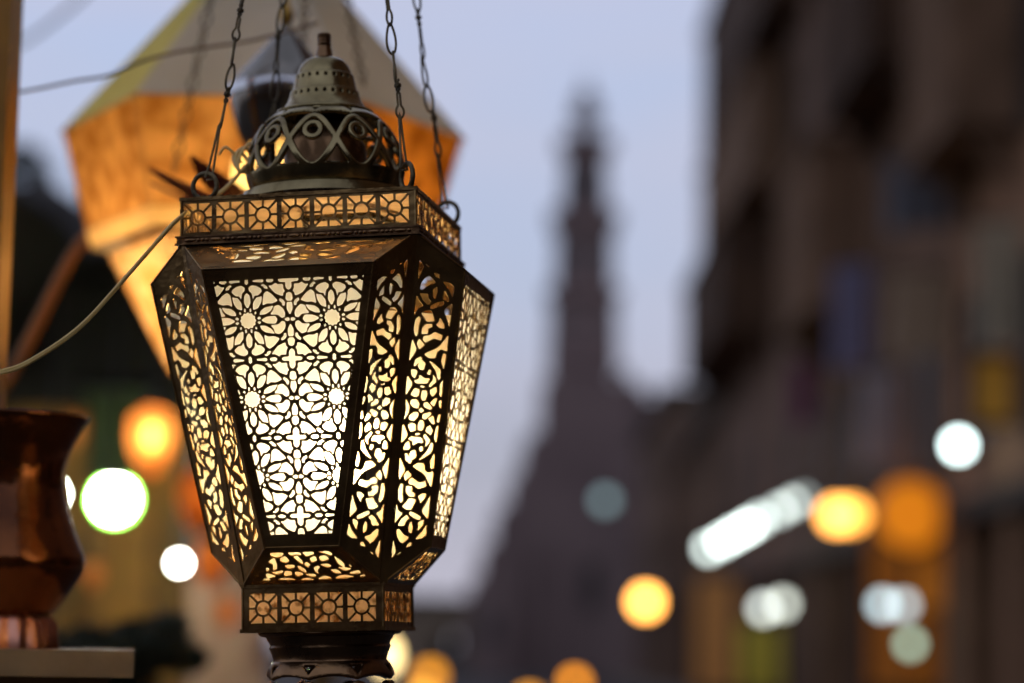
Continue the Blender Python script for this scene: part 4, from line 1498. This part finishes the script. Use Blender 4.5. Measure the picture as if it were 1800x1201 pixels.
GD = 'small amber lamps added along the market stall for warm glow'  # extra lamps added to bring warm light to the stall
for px_, py_, Yq, sz, st_, lb in ((132, 752, 5.9, .55, 2.2, 'added small dim amber lamp above the large white lamp, beside the vessel rim'), (372, 985, 5.6, .8, 5., 'added amber lamp peeping out low on the left of the brass lantern'),
                                  (165, 1010, 6.0, .5, 1.5, 'added small dim amber lamp low beside the copper vessel'), (400, 1075, 6.0, .6, 3., 'added low amber lamp in front of the pale pinkish cloth')):
    p = at(px_, py_, Yq)
    kk = 5.0 * PX * sz
    oq = empty('amber_lamp', p, lb, 'lamp', GD)
    MB().lathe(smooth_prof([(4 * kk, -72 * kk), (24 * kk, -50 * kk), (40 * kk, -10 * kk), (36 * kk, 36 * kk), (16 * kk, 50 * kk)]), 24).build('amber_glass', pane('added_drop_glass', (.9, .42, .14), (.8, .30, .08), 20, .2), oq, 'all')
    MB().ball((0, 0, 0), 11 * kk, 14, 10).build('flame_bulb', emit('added_flame', (1., .52, .16), st_), oq, 'all')
    MB().lathe([(18 * kk, 49 * kk), (18 * kk, 60 * kk), (6 * kk, 68 * kk)], 16).build('cap', DARKM, oq, True)
    MB().tube([(0, 0, 66 * kk), (0, 0, zt + .12 - p.z)], .004, 6).build('drop_cord', DARKM, oq)

P = [at(150, 690, 6.2), at(262, 688, 6.2), at(258, 850, 6.2), at(154, 846, 6.2)]
o = empty('dark_cloth', P[0], 'dark green cloth pinned on the planks behind the large white lamp', 'cloth')
vs, fs = [], []
n = 12
for j in range(5):
    for i in range(n):
        a, b = i / (n - 1), j / 4
        vs.append(P[0].lerp(P[1], a).lerp(P[3].lerp(P[2], a), b) - P[0] + Vector((0, .012 * math.sin(a * 20 + b), 0)))
N = len(vs)
vs += [v_ + Vector((0, .006, 0)) for v_ in vs]
for j in range(4):
    for i in range(n - 1):
        a = j * n + i
        fs += [(a, a + n, a + n + 1, a + 1), (a + N, a + 1 + N, a + n + 1 + N, a + n + N)]
MB().add(vs, fs).build('cloth', mat('green_cloth', (.05, .07, .02), .9, 0, (.03, .045, .012), 6), o, 'all')
MB().tube([(-.03, .003, .008), (P[1] - P[0]) + Vector((.03, .003, .008))], .008, 8).build('rod', DARKM, o)

# dark tree behind the stall
tx = at(85, 340, 14)
tree = empty('dark_tree', (tx.x, 14, 0), 'dark leafy tree behind the stall, against the sky at the left', 'tree')
leaf_cloud((0, 0, tx.z - .45), .62, 6000, .055, 22, (1, 1, .95)).build('crown', LEAF2, tree)
leafs = MB().tube([(0, 0, 0), (.03, 0, 1.2), (-.02, .02, 2.4), (0, 0, tx.z - .3)], .08, 10, rs=[.11, .08, .06, .02])
for k in range(6):
    a = k * 1.05
    leafs.tube([(0, 0, tx.z - 1.1 + .08 * k), (.25 * math.cos(a), .25 * math.sin(a), tx.z - .7 + .06 * k), (.45 * math.cos(a), .45 * math.sin(a), tx.z - .3 + .05 * k)], .02, 6, rs=[.03, .02, .008])
leafs.build('trunk', BARK, tree, True)

# ------------------------------------------------------------------ dusk light
SUN_EL, SUN_ROT = math.radians(2.0), math.radians(100)
w = bpy.data.worlds.new('World')
S.world = w
w.use_nodes = True
nt = w.node_tree
bg = nt.nodes['Background']
sky = nt.nodes.new('ShaderNodeTexSky')
sky.sky_type = 'NISHITA'
sky.sun_disc = False
sky.sun_elevation = SUN_EL
sky.sun_rotation = SUN_ROT
sky.air_density = 1.0
sky.dust_density = .5
sky.ozone_density = 2.0
# thin even dusk cloud over the clear sky: bluer overhead, lavender grey low down
tc = nt.nodes.new('ShaderNodeTexCoord')
sx = nt.nodes.new('ShaderNodeSeparateXYZ')
nt.links.new(tc.outputs['Generated'], sx.inputs[0])
cn = nt.nodes.new('ShaderNodeTexNoise')
cn.inputs['Scale'].default_value = 3.2
cn.inputs['Detail'].default_value = 3
mp_ = nt.nodes.new('ShaderNodeMapping')
mp_.inputs['Scale'].default_value = (1, 1, 3.2)
nt.links.new(tc.outputs['Generated'], mp_.inputs['Vector'])
nt.links.new(mp_.outputs['Vector'], cn.inputs['Vector'])
ad = nt.nodes.new('ShaderNodeMath')
ad.operation = 'MULTIPLY_ADD'
ad.inputs[1].default_value = .10
nt.links.new(cn.outputs['Fac'], ad.inputs[0])
nt.links.new(sx.outputs['Z'], ad.inputs[2])
cr = nt.nodes.new('ShaderNodeValToRGB')
el = cr.color_ramp.elements
stops = [(.0, (.30, .30, .36)), (.05, (.40, .40, .48)), (.09, (.43, .435, .53)), (.15, (.47, .49, .62)), (.22, (.50, .56, .74)), (.30, (.50, .59, .83)), (.345, (.55, .58, .78)), (.42, (.47, .51, .70)), (1., (.33, .37, .50))]
el[0].position, el[0].color = stops[0][0], (*[10 * c for c in stops[0][1]], 1)
el[1].position, el[1].color = stops[-1][0], (*[10 * c for c in stops[-1][1]], 1)
for p_, c_ in stops[1:-1]:
    e_ = el.new(p_)
    e_.color = (*[10 * c for c in c_], 1)
nt.links.new(ad.outputs[0], cr.inputs['Fac'])
pn = nt.nodes.new('ShaderNodeTexNoise')
pn.inputs['Scale'].default_value = 5.
pn.inputs['Detail'].default_value = 4
nt.links.new(mp_.outputs['Vector'], pn.inputs['Vector'])
pr_ = nt.nodes.new('ShaderNodeMapRange')
pr_.inputs['From Min'].default_value = .42
pr_.inputs['From Max'].default_value = .68
pr_.inputs['To Max'].default_value = .5
nt.links.new(pn.outputs['Fac'], pr_.inputs['Value'])
pk = nt.nodes.new('ShaderNodeMix')
pk.data_type = 'RGBA'
nt.links.new(pr_.outputs['Result'], pk.inputs['Factor'])
nt.links.new(cr.outputs['Color'], pk.inputs['A'])
pk.inputs['B'].default_value = (6.2, 6.0, 7.3, 1)
mxs = nt.nodes.new('ShaderNodeMix')
mxs.data_type = 'RGBA'
mxs.inputs['Factor'].default_value = .88
nt.links.new(sky.outputs['Color'], mxs.inputs['A'])
nt.links.new(pk.outputs['Result'], mxs.inputs['B'])
nt.links.new(mxs.outputs['Result'], bg.inputs['Color'])
bg.inputs['Strength'].default_value = .108
sl = bpy.data.lights.new('sun', 'SUN')
sl.energy = .05
sl.angle = math.radians(6)
sl.color = (1., .72, .5)
so = bpy.data.objects.new('sun', sl)
COL.objects.link(so)
dirv = Vector((math.sin(SUN_ROT) * math.cos(SUN_EL), math.cos(SUN_ROT) * math.cos(SUN_EL), math.sin(SUN_EL)))
so.rotation_euler = (-dirv).to_track_quat('-Z', 'Y').to_euler()

# ------------------------------------------------------------------ render settings
S.render.engine = 'CYCLES'
cy = S.cycles
cy.use_denoising = True
cy.use_adaptive_sampling = False
cy.caustics_reflective = False
cy.caustics_refractive = False
cy.sample_clamp_indirect = 6
cy.max_bounces = 8
cy.diffuse_bounces = 4
cy.glossy_bounces = 3
cy.transmission_bounces = 6
S.view_settings.view_transform = 'Standard'
S.view_settings.look = 'None'
S.view_settings.exposure = 0
S.view_settings.gamma = 1
